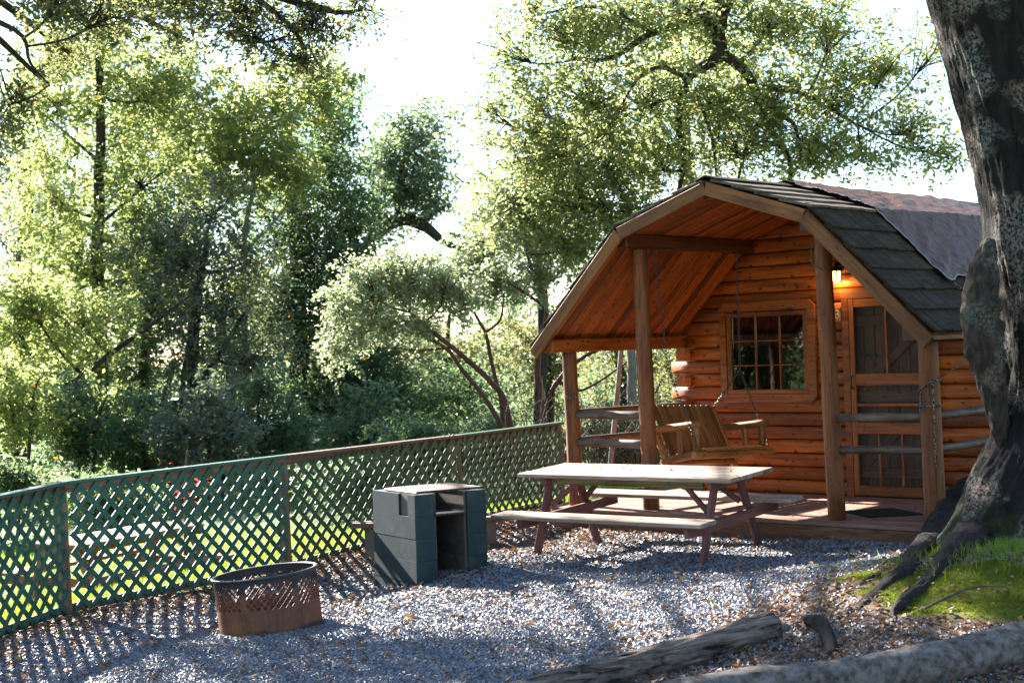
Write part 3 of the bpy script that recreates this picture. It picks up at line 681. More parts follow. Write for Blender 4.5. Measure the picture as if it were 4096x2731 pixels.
# picnic table
def picnic(name, label, cx, cy, ang, zt, tilt, L, mats, gfun, group=None):
    root = thing(name, label, 'picnic table', (cx, cy, gfun(cx, cy)), group)
    R0 = Matrix.Translation((cx, cy, zt)) @ Matrix.Rotation(ang, 4, 'Z') @ Matrix.Rotation(tilt, 4, 'X')
    def P_(x, y, z): return R0 @ Vector((x, y, z))
    upv = R0.to_3x3() @ Vector((0, 0, 1)); xv = R0.to_3x3() @ Vector((1, 0, 0))
    for k in range(4):
        y = -.285 + k * .19; j = random.uniform(-.008, .008)
        beam('tabletop_board', P_(-L / 2 + j, y, -.019), P_(L / 2 + j, y, -.019), .183, .038, M[mats[0]], root, upv, .006)
    for s_ in (-1, 1):
        for k in range(1): beam('bench_board', P_(-L / 2, s_ * .70, -.335), P_(L / 2 + .05 * s_, s_ * .70, -.335), .265, .038, M[mats[0]], root, upv, .006)
        beam('apron', P_(-L / 2 + .16, s_ * .24, -.075), P_(L / 2 - .35, s_ * .24, -.075), .03, .072, M[mats[2]], root, upv)
    for x in (-.88, .88):
        beam('top_cleat', P_(x + .03, -.36, -.075), P_(x + .03, .36, -.075), .036, .074, M[mats[1]], root, upv)
        beam('bench_cleat', P_(x + .04, -.80, -.405), P_(x + .04, .80, -.405), .038, .085, M[mats[1]], root, upv)
        for s_ in (-1, 1):
            foot = P_(x, s_ * .50, -.8); foot.z = gfun(foot.x, foot.y) - .015; topp = P_(x, s_ * .20, -.042)
            beam('leg', foot, topp, .036, .088, M[mats[1]], root, R0.to_3x3() @ Vector((0, 1, 0)))
            MB().tube([P_(x - .022, s_ * .385, -.36), P_(x + .022 * 1, s_ * .385, -.36)], .012, 8).obj('bolt', M['steel'], root)
            beam('knee_brace', P_(x * .98 - math.copysign(.03, x), s_ * .29, -.30), P_(x - math.copysign(.36, x), s_ * .19, -.045), .03, .05, M[mats[1]], root, upv)
    return root
picnic('picnic_table', 'long weathered picnic table with plum brown legs on the gravel before the cabin', -.10, -1.02, rad(5.2), .530, rad(3.2), 2.27, ('table', 'tleg', 'apron'), g1)
picnic('picnic_table', 'red brown picnic table on the grass beyond the lattice fence', -5.7, -2.9, rad(105), -.14, rad(0), 1.9, ('red_table', 'red_table', 'red_table'), g1)

# plank bench behind the barbecue
bz = g1(-2.4, -1.5); be = thing('plank_bench', 'low plank bench on block legs between barbecue and lattice fence', 'bench', (-2.4, -1.5, bz))
beam('bench_seat', (-2.90, -2.10, bz + .29), (-1.88, -.93, bz + .30), .26, .045, M['bench'], be)
for x, y in ((-2.72, -1.90), (-2.04, -1.12)):
    zz = g1(x, y) - .02; beam('bench_leg', (x, y, zz), (x, y, bz + .272), .19, .19, M['rawblock'], be, (1, 0, 0))

# block barbecue
B0 = Vector((-1.128, -2.904, -.335)); fd = Vector((.262, .965, 0)).normalized(); sdv = Vector((-.965, .262, 0)).normalized()
bq = thing('block_barbecue', 'dark teal painted concrete block barbecue with rusty grill grate on top', 'barbecue', B0)
bh = .192
def blk(a0, a1, s0, s1, c, mt='block', name='block', z0=None, z1=None):
    z = -.335 + c * bh; j = (.0, .0025, .001, .003, .0015)[c % 5]
    me = box_me(a1 - a0, s1 - s0, (bh - .002) if z0 is None else (z1 - z0), M[mt], 0)
    cc = B0 + fd * ((a0 + a1) / 2 + j) + sdv * ((s0 + s1) / 2); cc.z = z + bh / 2 if z0 is None else (z0 + z1) / 2
    W = Matrix(((fd.x, sdv.x, 0, cc.x), (fd.y, sdv.y, 0, cc.y), (0, 0, 1, cc.z), (0, 0, 0, 1))); return mobj(name, me, bq, W)
WB_, LB = .72, .80
for c in range(-1, 4):
    z0 = 0 if c % 2 == 0 else 1
    for a0 in (0, WB_ - .195):
        if c == 3 and a0 == 0:
            blk(a0 + .0, a0 + .185, .0, .135, c); blk(a0, a0 + .185, .30, LB - .0, c); blk(a0 + .025, a0 + .185, .14, .295, c, 'rawblock', 'broken_block')
        elif c % 2 == 0: blk(a0, a0 + .195, 0, .39, c); blk(a0, a0 + .195, .39, LB, c)
        else: blk(a0, a0 + .195, 0, .195, c); blk(a0, a0 + .195, .195, .585, c); blk(a0, a0 + .195, .585, LB, c)
    blk(.195, WB_ - .195, LB - .195, LB, c, 'soot')
for c in range(4):      # sooty inner lining
    for a0 in (.197, WB_ - .197 - .022): blk(a0, a0 + .022, .02, LB - .2, c, 'soot', 'liner')
def bp(a_, s_, z): p = B0 + fd * a_ + sdv * s_; p.z = z; return p
zt = -.335 + 4 * bh
g_ = MB()
for (a0, s0, a1, s1) in ((.04, .02, WB_ - .02, .02), (.04, .62, WB_ - .02, .62)): g_.tube([bp(a0, s0, zt + .018), bp(a1, s1, zt + .018)], .011, 6)
for a0 in (.04, WB_ - .02): g_.tube([bp(a0, .02, zt + .016), bp(a0, .62, zt + .016)], .011, 6)
g_.obj('grate_frame', M['steel'], bq)
for k in range(27): 
    a0 = .06 + k * (WB_ - .1) / 27; MB().tube([bp(a0, .02, zt + .025), bp(a0, .62, zt + .025)], .005, 5).obj("grate_bar", M["grate"], bq)
sh = MB(); V8 = [bp(a_, s_, z) for z in (.245 - .01, .245) for a_, s_ in ((.2, .015), (WB_ - .2, .015), (WB_ - .2, LB - .2), (.2, LB - .2))]
sh.add(V8, [(3, 2, 1, 0), (4, 5, 6, 7), (0, 1, 5, 4), (1, 2, 6, 5), (2, 3, 7, 6), (3, 0, 4, 7)]); sh.tube([bp(.2, .01, .243), bp(WB_ - .2, .01, .243)], .011, 6); sh.obj('fire_shelf', M['steel'], bq)

# fire ring with diamond perforations
FC = Vector((-.73, -4.81, -.405)); fr_ = thing('fire_ring', 'round rusted steel fire ring pierced by bands of diamond holes on the gravel', 'fire ring', FC)
tv = Vector((RV.x, RV.y, 0)).normalized(); FRM = Matrix.Translation(FC) @ Matrix.Rotation(rad(-5.2), 4, Vector((FV.x, FV.y, 0)).normalized())
N = 48; Rr = .388; Hh = .445; a2 = math.pi / N; b2 = .0265; nrow = 8; vb = .205
V = []; F = []
def cp(th, z, r=Rr): return (r * math.cos(th), r * math.sin(th), z)
def quadr(ps): b = len(V); V.extend(ps); F.append(tuple(range(b, b + len(ps))))
def dia(th, z, k): return [(th + a2 * k, z), (th, z + b2 * k), (th - a2 * k, z), (th, z - b2 * k)]
for r in range(nrow + 1):
    for i in range(N):
        th = 2 * a2 * i + (a2 if r % 2 else 0); z = vb + r * b2
        if r == 0: quadr([cp(th - a2, z), cp(th + a2, z), cp(th, z + b2)]); continue
        if r == nrow: quadr([cp(th - a2, z), cp(th, z - b2), cp(th + a2, z)]); continue
        if (i % 8) == 7: quadr([cp(*q) for q in dia(th, z, 1)])
        else:
            o1, i1 = dia(th, z, 1), dia(th, z, .83)
            for k in range(4): k2 = (k + 1) % 4; quadr([cp(*o1[k]), cp(*o1[k2]), cp(*i1[k2]), cp(*i1[k])])
NS = 96
for i in range(NS):
    t0, t1 = 2 * math.pi * i / NS, 2 * math.pi * (i + 1) / NS
    sh_ = a2 if nrow % 2 else 0
    for za, zb in ((-.06, .07), (.07, .14), (.14, vb)): quadr([cp(t0, za), cp(t1, za), cp(t1, zb), cp(t0, zb)])
    quadr([cp(t0 + sh_, vb + nrow * b2), cp(t1 + sh_, vb + nrow * b2), cp(t1 + sh_, Hh), cp(t0 + sh_, Hh)])
rw = mobj('ring_wall', pymesh('ring_wall', V, F, M['rust'], False), fr_, FRM); md = rw.modifiers.new('thickness', 'SOLIDIFY'); md.thickness = .007; md.offset = -1
V = []; F = []
pr = [(Rr - .012, Hh - .004), (Rr - .012, Hh + .008), (Rr + .010, Hh + .010), (Rr + .022, Hh + .002), (Rr + .018, Hh - .008), (Rr + .003, Hh - .006)]
for i in range(96):
    th = 2 * math.pi * i / 96; V += [(r * math.cos(th), r * math.sin(th), z) for r, z in pr]
    for k in range(6): k2 = (k + 1) % 6; F.append((i * 6 + k, i * 6 + k2, ((i + 1) % 96) * 6 + k2, ((i + 1) % 96) * 6 + k))
mobj('rim', pymesh('rim', V, F, M['steel'], True), fr_, FRM)
V = [(0, 0, .06)]; F = []
for i in range(48):
    for r_ in (.2, .382): th = 2 * math.pi * i / 48; V.append((r_ * math.cos(th), r_ * math.sin(th), .05 + .02 * noise.noise((r_ * 9, i * .7, 1))))
for i in range(48): j = (i + 1) % 48; F += [(0, 1 + 2 * i, 1 + 2 * j), (1 + 2 * i, 2 + 2 * i, 2 + 2 * j, 1 + 2 * j)]
mobj('ash_bed', pymesh('ash_bed', V, F, M['rawblock'], True), fr_, FRM)

# lattice fence
fe = thing('lattice_fence', 'long green lattice fence on brown posts bordering the gravel', 'fence', (-3.1, -2.7, -.33))
FP = [(-1.8, -7.4), (-2.94, -5.19), (-3.13, -2.68), (-3.47, .05), (-3.98, 2.35)]
FT = [.60, .665, .703, .725, .735]
for i, (x, y) in enumerate(FP):
    zb = g1(x, y) - .08; d_ = Vector((FP[min(i + 1, 4)][0] - FP[max(i - 1, 0)][0], FP[min(i + 1, 4)][1] - FP[max(i - 1, 0)][1], 0)).normalized()
    nrm = Vector((-d_.y, d_.x, 0)); lean = nrm * 0
    beam('fence_post', Vector((x, y, zb)) + nrm * .045, Vector((x, y, FT[i] - .01)) + nrm * .045 - RV * .025, .085, .085, M['fpost'], fe, d_)
for i in range(4):
    a3, b3 = Vector((*FP[i], 0)), Vector((*FP[i + 1], 0)); d_ = (b3 - a3).normalized(); nrm = Vector((-d_.y, d_.x, 0)); L = (b3 - a3).length
    zb0, zb1 = g1(*FP[i]) + .02, g1(*FP[i + 1]) + .02; zt0, zt1 = FT[i], FT[i + 1]
    mt = 'lattice' if i < 2 else 'lattice2'
    def fp(u_, v_, off): # u along, v up (metres from the bottom line)
        return a3 + d_ * u_ + nrm * off + Vector((0, 0, zb0 + (zb1 - zb0) * u_ / L + v_))
    hh = (zt0 - zb0 + zt1 - zb1) / 2; g0 = .035
    cap = 'lattice' if i != 2 else 'fpost'
    beam('top_rail', fp(0.0, zt0 - zb0 - .035, .03), a3 + d_ * L + nrm * .03 + Vector((0, 0, zt1 - .035)), .038, .075, M['fpost'], fe)
    beam('cap_board', a3 + d_ * .004 + nrm * .012 + Vector((0, 0, zt0 + .012)), a3 + d_ * (L - .004) + nrm * .012 + Vector((0, 0, zt1 + .012)), .10, .028, M[cap if i != 3 else 'lattice2'], fe)
    beam('bottom_rail', fp(0, .02, .03), fp(L, .02, .03), .036, .07, M['fpost'], fe)
    pitch = .158; Ht = hh - .02
    for lay, sg in ((0, 1), (1, -1)):
        k = -int(Ht / pitch) - 1
        while k * pitch < L + Ht:
            u0 = k * pitch + .05
            # line u = u0 + sg' * v ; clip to the panel
            if sg > 0: va = max(0, g0 - u0); vb_ = min(Ht, L - g0 - u0); ua, ub = u0 + va, u0 + vb_
            else: uu = u0 + .0; va = max(0, uu - (L - g0)); vb_ = min(Ht, uu - g0); ua, ub = uu - va, uu - vb_
            if vb_ - va > .05:
                ua += random.uniform(-.006, .006); beam('slat', fp(ua, va, -.012 + lay * .0095 + random.uniform(-.001, 0)), fp(ub + random.uniform(-.006, .006), vb_, -.012 + lay * .0095), .009, .044, M[mt], fe, Vector((0, 0, 1)), .0)
            k += 1

# ------------------------------------------------------------------ big tree beside the porch
bt = thing('old_oak_tree', 'massive leaning oak trunk crusted with lichen, its mossy roots spreading beside the porch', 'tree', (3.75, -.95, 0))
edge_px = [(2330, 3600, .80), (2260, 3680, .70), (2200, 3740, .62), (2050, 3845, .55), (1900, 3905, .50), (1750, 3985, .45), (1650, 4010, .43), (1500, 4025, .42), (1200, 4000, .43), (1000, 3955, .44), (800, 3930, .45), (400, 3830, .47), (0, 3720, .48), (-400, 3600, .48), (-900, 3450, .45), (-1400, 3300, .40)]
TP = []; TR = []
for (py, px, r) in edge_px:
    p = at(px, py, 12.0) + Vector((RV.x, RV.y, 0)).normalized() * r; TP.append(p); TR.append(r)
TP2 = smooth_path(TP, 16); TR2 = lerpn(TR, len(TP2)); seg = 180; V = []; F = []
for i, (p, r) in enumerate(zip(TP2, TR2)):
    for k in range(seg):
        a_ = 2 * math.pi * k / seg; c, s = math.cos(a_), math.sin(a_)
        fl = max(0, (.75 - p.z)) * .32 * max(0, noise.noise((c * 1.6 + 3, s * 1.6, 1.2)) + .15)
        rr = r * (1 + .07 * noise.noise((c * 1.3, s * 1.3, p.z * .5)) + .035 * noise.noise((c * 6, s * 6, p.z * 1.2)) + .06 * abs(noise.noise((c * 9, s * 9, p.z * 1.6))) + .035 * noise.noise((c * 19, s * 19, p.z * 6)) + .02 * noise.noise((c * 40, s * 40, p.z * 14))) + fl
        V.append((p.x + c * rr, p.y + s * rr, p.z))
for i in range(len(TP2) - 1):
    for k in range(seg): k2 = (k + 1) % seg; F.append((i * seg + k, i * seg + k2, (i + 1) * seg + k2, (i + 1) * seg + k))
mobj('trunk', pymesh('trunk', V, F, M['barkbig'], True), bt)
def rough_tube(P, R, seg, amp, fz, nsub=8, sq=1.0):
    P = smooth_path(P, nsub); R = lerpn(R, len(P)); V, F = tube(P, R, seg); out = []; s_ = random.random() * 30
    for i in range(len(P)):
        for k in range(seg):
            q = Vector(V[i * seg + k]) - P[i]; a_ = 2 * math.pi * k / seg
            f = 1 + amp * noise.noise((math.cos(a_) * fz + s_, math.sin(a_) * fz, i * .28)) + amp * .6 * noise.noise((math.cos(a_) * fz * 2.7, math.sin(a_) * fz * 2.7 + s_, i * .5))
            q = q * f; q.z *= sq; out.append(P[i] + q)
    return out, F
V, F = rough_tube([at(3960, 960, 11.85), at(3935, 1080, 11.78), at(3925, 1230, 11.75), at(3935, 1380, 11.75), at(3965, 1530, 11.8), at(3995, 1680, 11.85), at(4010, 1790, 11.9)], [.04, .105, .145, .145, .10, .075, .05], 40, .26, 2.2, 12)
mobj('burl', pymesh('burl', V, F, M['burl'], True), bt)
def onground(px, py, dz=0):
    p = at(px, py, 10); d = p - CAM; z = -.15
    for _ in range(12):
        t_ = (z - CAM.z) / d.z; q = CAM + d * t_; z = g1(q.x, q.y)
    return q + Vector((0, 0, dz))
for pts, rs in (([(3900, 2120, .22), (3760, 2190, .05), (3640, 2260, -.02), (3540, 2340, -.025), (3440, 2420, -.02), (3350, 2470, -.018), (3270, 2510, -.03)], [.30, .17, .085, .058, .045, .034, .015]),
                ([(3900, 2200, .08), (3720, 2310, -.03), (3640, 2370, -.022), (3590, 2420, -.015), (3575, 2460, -.015), (3580, 2495, -.03)], [.17, .065, .045, .036, .032, .015]),
                ([(3800, 2170, .04), (3640, 2240, -.02), (3520, 2290, -.015), (3420, 2350, -.012), (3330, 2400, -.012), (3260, 2430, -.03)], [.17, .06, .035, .026, .02, .01])):
    V, F = rough_tube([onground(*p) for p in pts], rs, 26, .26, 2.2, 9, .9); mobj('root', pymesh('root', V, F, M['barkroot'], True), bt)

# ------------------------------------------------------------------ foliage
RH = Vector((RV.x, RV.y, 0)).normalized(); FH = Vector((FV.x, FV.y, 0)).normalized()
DN = 1.0
BAS = np.array([RH, FH, (0, 0, 1)])
def leaf_mesh(name, C, size, mat, flat=.5, wid=.5):
    n = len(C); nrm = RNG.normal(size=(n, 3)); nrm[:, 2] = np.abs(nrm[:, 2]) + flat; nrm /= np.linalg.norm(nrm, axis=1)[:, None]
    d = RNG.normal(size=(n, 3)); d[:, 2] -= .35; d -= nrm * (d * nrm).sum(1)[:, None]; d /= np.linalg.norm(d, axis=1)[:, None]
    s = np.cross(nrm, d); L = (size * np.clip(RNG.lognormal(0, .28, n), .5, 1.8))[:, None]
    V = np.stack([C - d * L * .5, C + s * L * wid * .5 + nrm * L * .10 - d * L * .06, C + d * L * .5, C - s * L * wid * .5 + nrm * L * .10 - d * L * .06], 1)
    b = np.arange(n)[:, None] * 4; F = np.concatenate([b + [0, 1, 2], b + [0, 2, 3]], 1).reshape(-1, 3)
    lv = np.repeat(np.where(RNG.random(n) < .012, .99, RNG.random(n) * .92), 4)
    return npmesh(name, V.reshape(-1, 3), F, mat, False, {'lv': lv})
def clump_pts(c, rl, rd, rv, n, per=16, sig=.13, spread_=1.22, droop=.35):
    """leaf places on sprays (short drooping twigs) spread unevenly through a crown part; returns twig places, twig directions, leaves"""
    c = np.array(c); k = max(4, int(n / per)); d = RNG.normal(size=(k, 3)); d /= np.linalg.norm(d, axis=1)[:, None]; r_ = RNG.random(k)[:, None] ** .45
    wob = 1 + .30 * np.sin(d @ RNG.normal(size=(3, 1)) * 4 + RNG.random() * 6)
    T = c + (d * r_ * wob * [rl * spread_, rd * spread_, rv * spread_]) @ BAS
    D = (T - c); D /= np.linalg.norm(D, axis=1)[:, None] + 1e-6; D = D * .8 + RNG.normal(size=(k, 3)) * .55; D[:, 2] -= droop; D /= np.linalg.norm(D, axis=1)[:, None]
    Ln = sig * RNG.uniform(2.0, 5.5, k); w_ = RNG.gamma(2.2, 1, k); idx = RNG.choice(k, n, p=w_ / w_.sum())
    u_ = RNG.random(n) - .45; P = T[idx] + D[idx] * (u_ * Ln[idx])[:, None] + RNG.normal(size=(n, 3)) * (sig * .42) * (1.15 - u_)[:, None]
    P[:, 2] -= .25 * u_ ** 2 * Ln[idx]
    return (T, D, Ln), P
def tree(name, label, cat, d, trunks, clumps, bark_, leaf, size=.075, per=16, sig=.13, group=None, base=None, twigs=True, dens=1.0, flat=.5, wid=.5, limbs=True):
    segs = []
    for tr in trunks: segs.append(([at(px, py, d if len(q) < 2 else q[1]) for (px, py, *q) in tr], [q[0] for (_, _, *q) in tr]))
    b = segs[0][0][0] if base is None else Vector(base)
    root = thing(name, label, cat, (b.x, b.y, g1(b.x, b.y)), group)
    mb = MB()
    for i, (P, R) in enumerate(segs):
        P = list(P)
        if i == 0 and base is None: P[0] = Vector((P[0].x, P[0].y, min(P[0].z, g1(P[0].x, P[0].y) - .1)))
        P2 = smooth_path(P, 5); P2 = [p + Vector((noise.noise(p * 1.3), noise.noise(p * 1.3 + Vector((9, 0, 0))), 0)) * R[0] * .35 for p in P2]; mb.tube(P2, lerpn(R, len(P2)), 9)
    allp = [(p, r) for P, R in segs for p, r in zip(smooth_path(P, 4), lerpn(R, 4 * len(P)))]
    LP = []
    for (px, py, rx, ry, n, *dd) in clumps:
        d_ = d + (dd[0] if dd else 0); c = at(px, py, d_); k = d_ / 6248; n = int(n * dens * DN)
        (T, D, Ln), P = clump_pts(c, rx * k, max(rx, ry) * k * .95, ry * k, n, per, sig); LP.append(P)
        if not twigs: continue
        q, r = min(allp, key=lambda t_: (t_[0] - c).length + max(0, t_[0].z - c.z) * .6)
        m = (q + c) / 2 + Vector((0, 0, -.08 * (q - c).length))
        if limbs: mb.tube(smooth_path([q, m, c], 4), lerpn([min(r * .6, .06), .014], 9), 5)
        for tt, dv, ln in zip(T, D, Ln):
            if random.random() < .55: continue
            tt = Vector(tt); dv = Vector(dv); st = c.lerp(m, random.random() * .7); a_ = tt - dv * ln * .5; e = tt + dv * ln * .55 - Vector((0, 0, .06 * ln))
            if random.random() < .4: mb.tube([st, (st + a_) / 2 + Vector((random.uniform(-.12, .12), random.uniform(-.12, .12), random.uniform(-.02, .15))), a_, e], [.013, .009, .006, .003], 3, False)
            else: mb.tube([a_, tt, e], [.006, .005, .003], 3, False)
    mb.obj('trunk', M[bark_], root, True)
    me = leaf_mesh('crown', np.concatenate(LP), size, M[leaf], flat, wid); mobj('crown', me, root)
    return root
tree('slender_tree', 'tall slender tree with a straight dark trunk and yellow green leaves', 'tree', 38,
     [[(400, 2000, .20), (405, 1500, .185), (392, 1000, .15), (402, 500, .115), (395, 100, .08), (390, -250, .03)], [(398, 900, .05), (560, 760, .03), (700, 650, .015)], [(400, 650, .05), (250, 520, .03), (140, 430, .015)]],
     [(400, 130, 240, 180, 3800), (250, 420, 200, 200, 4200), (600, 400, 220, 190, 4500), (200, 780, 190, 210, 4200), (560, 740, 230, 210, 5200), (320, 1080, 230, 200, 5200), (620, 1080, 200, 190, 3600), (160, 1380, 210, 200, 5200), (420, 1420, 190, 190, 3000), (700, 300, 150, 150, 2000)], 'bark', 'leaf_bay', .12, sig=.17)
tree('leaning_tree', 'dark trunk leaning out of the thicket above the lattice fence', 'tree', 33, [[(-150, 1900, 0.102), (150, 1640, 0.084), (330, 1500, 0.069), (560, 1330, 0.048), (760, 1180, 0.024)]],
     [(90, 1180, 170, 130, 2600), (330, 1300, 170, 140, 2600), (130, 1560, 200, 130, 3500), (420, 1640, 160, 110, 1800), (60, 1330, 150, 150, 2600)], 'bark', 'leaf_bay', .11, sig=.16)
tree('twin_stem_tree', 'thin reddish twin stems rising between the slender tree and the grey oak', 'tree', 37, [[(550, 1950, .10), (560, 1600, .09), (590, 1300, .075), (640, 1120, .05), (700, 950, .03)], [(600, 1950, .08), (650, 1640, .07), (700, 1450, .05)]],
     [(560, 1520, 170, 170, 3200), (620, 1250, 150, 150, 2600), (480, 1750, 180, 120, 2400), (640, 950, 160, 140, 2600)], 'barkred', 'leaf_green', .11, sig=.16)
tree('grey_oak_tree', 'grey green oak with a thick dark forked trunk behind the fence', 'tree', 36, [[(690, 1950, .20), (735, 1650, .18), (765, 1420, .15), (800, 1150, .10), (820, 950, .05)], [(740, 1620, .12), (840, 1480, .09), (930, 1330, .05), (980, 1250, .03)]],
     [(720, 1050, 230, 180, 5200), (900, 1250, 230, 190, 6200), (850, 860, 210, 160, 4200), (1000, 1450, 200, 170, 4500), (760, 1400, 160, 120, 2000), (980, 1050, 150, 150, 3000), (880, 1640, 190, 110, 2500)], 'bark', 'leaf_grey', .09, sig=.18, dens=.75)
tree('dense_green_tree', 'dense deep green tree with a heavy crown beside the gap of sky', 'tree', 40, [[(1190, 1950, .27), (1200, 1500, .24), (1185, 1000, .19), (1150, 600, .11), (1130, 300, .05)], [(1195, 1450, .12), (1330, 1250, .07), (1420, 1050, .03)], [(1190, 1150, .1), (1080, 900, .06), (1010, 700, .03)]],
     [(1300, 640, 200, 190, 7000), (1180, 920, 250, 210, 9000), (1390, 900, 150, 220, 8000), (1290, 1200, 230, 220, 9500), (1090, 1260, 200, 200, 6000), (1450, 1220, 130, 200, 6500), (1410, 1480, 210, 200, 8000), (1560, 1560, 180, 170, 6000), (1250, 1600, 190, 150, 4000), (1340, 460, 110, 130, 2600), (1720, 1620, 180, 130, 4000, 1), (1880, 1560, 170, 150, 4000, 1.5)], 'bark', 'leaf_green', .115, sig=.19, dens=.8)
tree('bright_bay_tree', 'bright lime leaved tree catching the sun in front of the dense green crown', 'tree', 38, [[(1000, 2000, .10), (985, 1500, .09), (975, 1000, .07), (1010, 760, .05), (1020, 520, .03)], [(985, 1000, .05), (1100, 880, .03), (1180, 760, .015)]],
     [(900, 480, 190, 150, 4200), (1120, 400, 200, 150, 4500), (1020, 640, 200, 140, 4500), (1290, 340, 130, 120, 2200), (880, 700, 130, 130, 2200), (1130, 700, 150, 120, 2600), (1000, 1130, 110, 110, 1200)], 'barkpale', 'leaf_bay', .135, sig=.18, dens=.8)
tree('distant_oak', 'distant hazy oak with one thick crooked limb against the sky', 'tree', 46, [[(1400, 1800, 0.330), (1400, 1300, 0.275), (1480, 980, 0.231), (1590, 880, 0.209), (1690, 900, 0.176), (1780, 965, 0.121), (1880, 1010, 0.044)], [(1690, 900, 0.110), (1740, 850, 0.077), (1780, 830, 0.044)], [(1590, 880, 0.110), (1600, 700, 0.077), (1640, 560, 0.028)]],
     [(1640, 540, 120, 110, 2600), (1560, 680, 110, 130, 2600), (1700, 700, 100, 140, 2600), (1590, 770, 110, 60, 1200), (1740, 820, 70, 50, 800), (1520, 860, 90, 90, 1300)], 'bark', 'leaf_far', .14, 22, .26)
tree('manzanita', 'leaning manzanita with red brown stems and a flat topped pale crown over the fence', 'tree', 25, [[(2085, 1800, 0.056), (2030, 1640, 0.051), (1965, 1530, 0.046), (1870, 1440, 0.041), (1760, 1350, 0.034), (1640, 1250, 0.022)], [(2050, 1790, 0.045), (1960, 1620, 0.041), (1850, 1480, 0.035), (1790, 1400, 0.030), (1680, 1330, 0.021)], [(1800, 1390, 0.022), (1690, 1400, 0.015), (1560, 1390, 0.009), (1420, 1400, 0.006)]],
     [(1470, 1170, 140, 105, 4500), (1640, 1110, 160, 85, 4600), (1350, 1400, 75, 80, 1300), (1440, 1370, 80, 45, 700), (1540, 1300, 110, 50, 1500), (1790, 1180, 140, 110, 4200), (1680, 1320, 100, 50, 1400), (1560, 1090, 100, 60, 1700), (1370, 1230, 80, 70, 1500)], 'barkred', 'leaf_manz', .06, 30, .10, 'manzanitas behind the fence', wid=.6)
tree('manzanita', 'upright manzanita with a single dark forked stem beside the leaning one', 'tree', 26.5, [[(2020, 1800, 0.045), (2010, 1650, 0.041), (1985, 1530, 0.038), (1960, 1420, 0.035), (1940, 1330, 0.032), (1895, 1240, 0.022), (1880, 1120, 0.011)], [(1940, 1330, 0.026), (2000, 1280, 0.021), (2015, 1190, 0.013)]],
     [(1880, 1080, 140, 110, 3800), (2000, 1150, 120, 100, 3000), (1950, 950, 140, 110, 3500)], 'barkred', 'leaf_manz', .062, 30, .11, 'manzanitas behind the fence', wid=.6)
tree('manzanita', 'taller manzanita with a Y shaped red trunk next to the porch corner', 'tree', 25.5, [[(2165, 1800, 0.075), (2175, 1640, 0.064), (2150, 1500, 0.053), (2160, 1350, 0.045), (2185, 1240, 0.041), (2120, 1060, 0.030), (2090, 900, 0.022), (2060, 760, 0.011)], [(2178, 1630, 0.049), (2235, 1520, 0.041), (2330, 1430, 0.034), (2480, 1360, 0.022), (2640, 1290, 0.011)], [(2185, 1230, 0.030), (2080, 1160, 0.022), (1990, 1110, 0.011)], [(2230, 1520, 0.030), (2330, 1560, 0.022), (2520, 1440, 0.015)]],
     [(2100, 880, 150, 130, 4200), (2240, 790, 150, 130, 4200), (2010, 780, 120, 110, 2800), (2290, 980, 110, 120, 3000), (2150, 1120, 90, 80, 1400), (2180, 640, 120, 100, 2400)], 'barkred', 'leaf_manz', .066, 30, .115, 'manzanitas behind the fence', wid=.6)
tree('spreading_oak', 'spreading oak whose dark crooked limbs droop behind the cabin roof', 'tree', 24.5,
     [[(4450, 1900, .5), (4420, 1000, .45), (4330, 200, .4), (3900, -350, .34), (3250, -330, .28), (2930, -110, .22), (2868, 120, .18)],
      [(2868, 120, 0.122), (2870, 220, 0.108), (2790, 280, 0.086), (2750, 330, 0.072), (2715, 500, 0.058), (2735, 640, 0.043), (2715, 780, 0.036)],
      [(2870, 210, 0.094), (2975, 280, 0.083), (3035, 390, 0.072), (3058, 460, 0.065), (3110, 560, 0.054), (3160, 650, 0.043), (3145, 780, 0.036)],
      [(3050, 350, 0.058), (3200, 370, 0.047), (3310, 430, 0.036), (3430, 500, 0.018)], [(3060, 450, 0.043), (3170, 490, 0.036), (3200, 600, 0.025)], [(3050, 460, 0.036), (2990, 580, 0.029), (2950, 720, 0.022)],
      [(2870, 60, 0.079), (2620, 130, 0.058), (2450, 230, 0.040), (2300, 240, 0.022)], [(2760, 320, 0.050), (2640, 270, 0.036), (2540, 330, 0.025), (2440, 520, 0.014)], [(2780, 360, 0.036), (2850, 560, 0.025), (2870, 780, 0.022)], [(2620, 140, 0.036), (2400, 30, 0.029), (2150, 60, 0.014)]],
     [(2250, 130, 190, 150, 3000), (2480, 80, 220, 160, 4600), (2780, 50, 240, 140, 4200), (3080, 100, 220, 160, 4800), (3330, 130, 170, 150, 2800), (2350, 400, 200, 180, 4600), (2130, 440, 140, 150, 2000), (2590, 430, 190, 180, 4200), (2850, 430, 190, 160, 3300), (3090, 420, 190, 160, 4200), (3330, 420, 170, 180, 3300), (2180, 640, 150, 120, 2300), (2430, 690, 180, 130, 3600), (2640, 680, 140, 130, 2600), (2950, 620, 170, 110, 2800), (3240, 620, 170, 110, 2800), (3540, 280, 130, 220, 2200), (3640, 540, 150, 150, 2200), (3760, 180, 120, 180, 900), (3800, 620, 90, 90, 500), (2030, 230, 120, 160, 1500), (1960, 480, 110, 120, 1000), (2120, 60, 120, 90, 1000), (3450, 640, 150, 70, 1000), (2050, 650, 150, 130, 1300), (2300, 840, 180, 120, 1500), (2500, 860, 140, 80, 800), (1990, 860, 130, 110, 800), (3300, -500, 420, 300, 5000), (3900, -700, 420, 350, 5000, 1), (3500, -1300, 450, 350, 5000, -2), (2900, -900, 380, 300, 4000), (4300, -200, 350, 300, 4000), (4500, 500, 350, 350, 4000)], 'bark', 'leaf_oak', .085, 14, .15, dens=.72)  # off-frame upper clumps added to keep sky out of the tarp's reflection
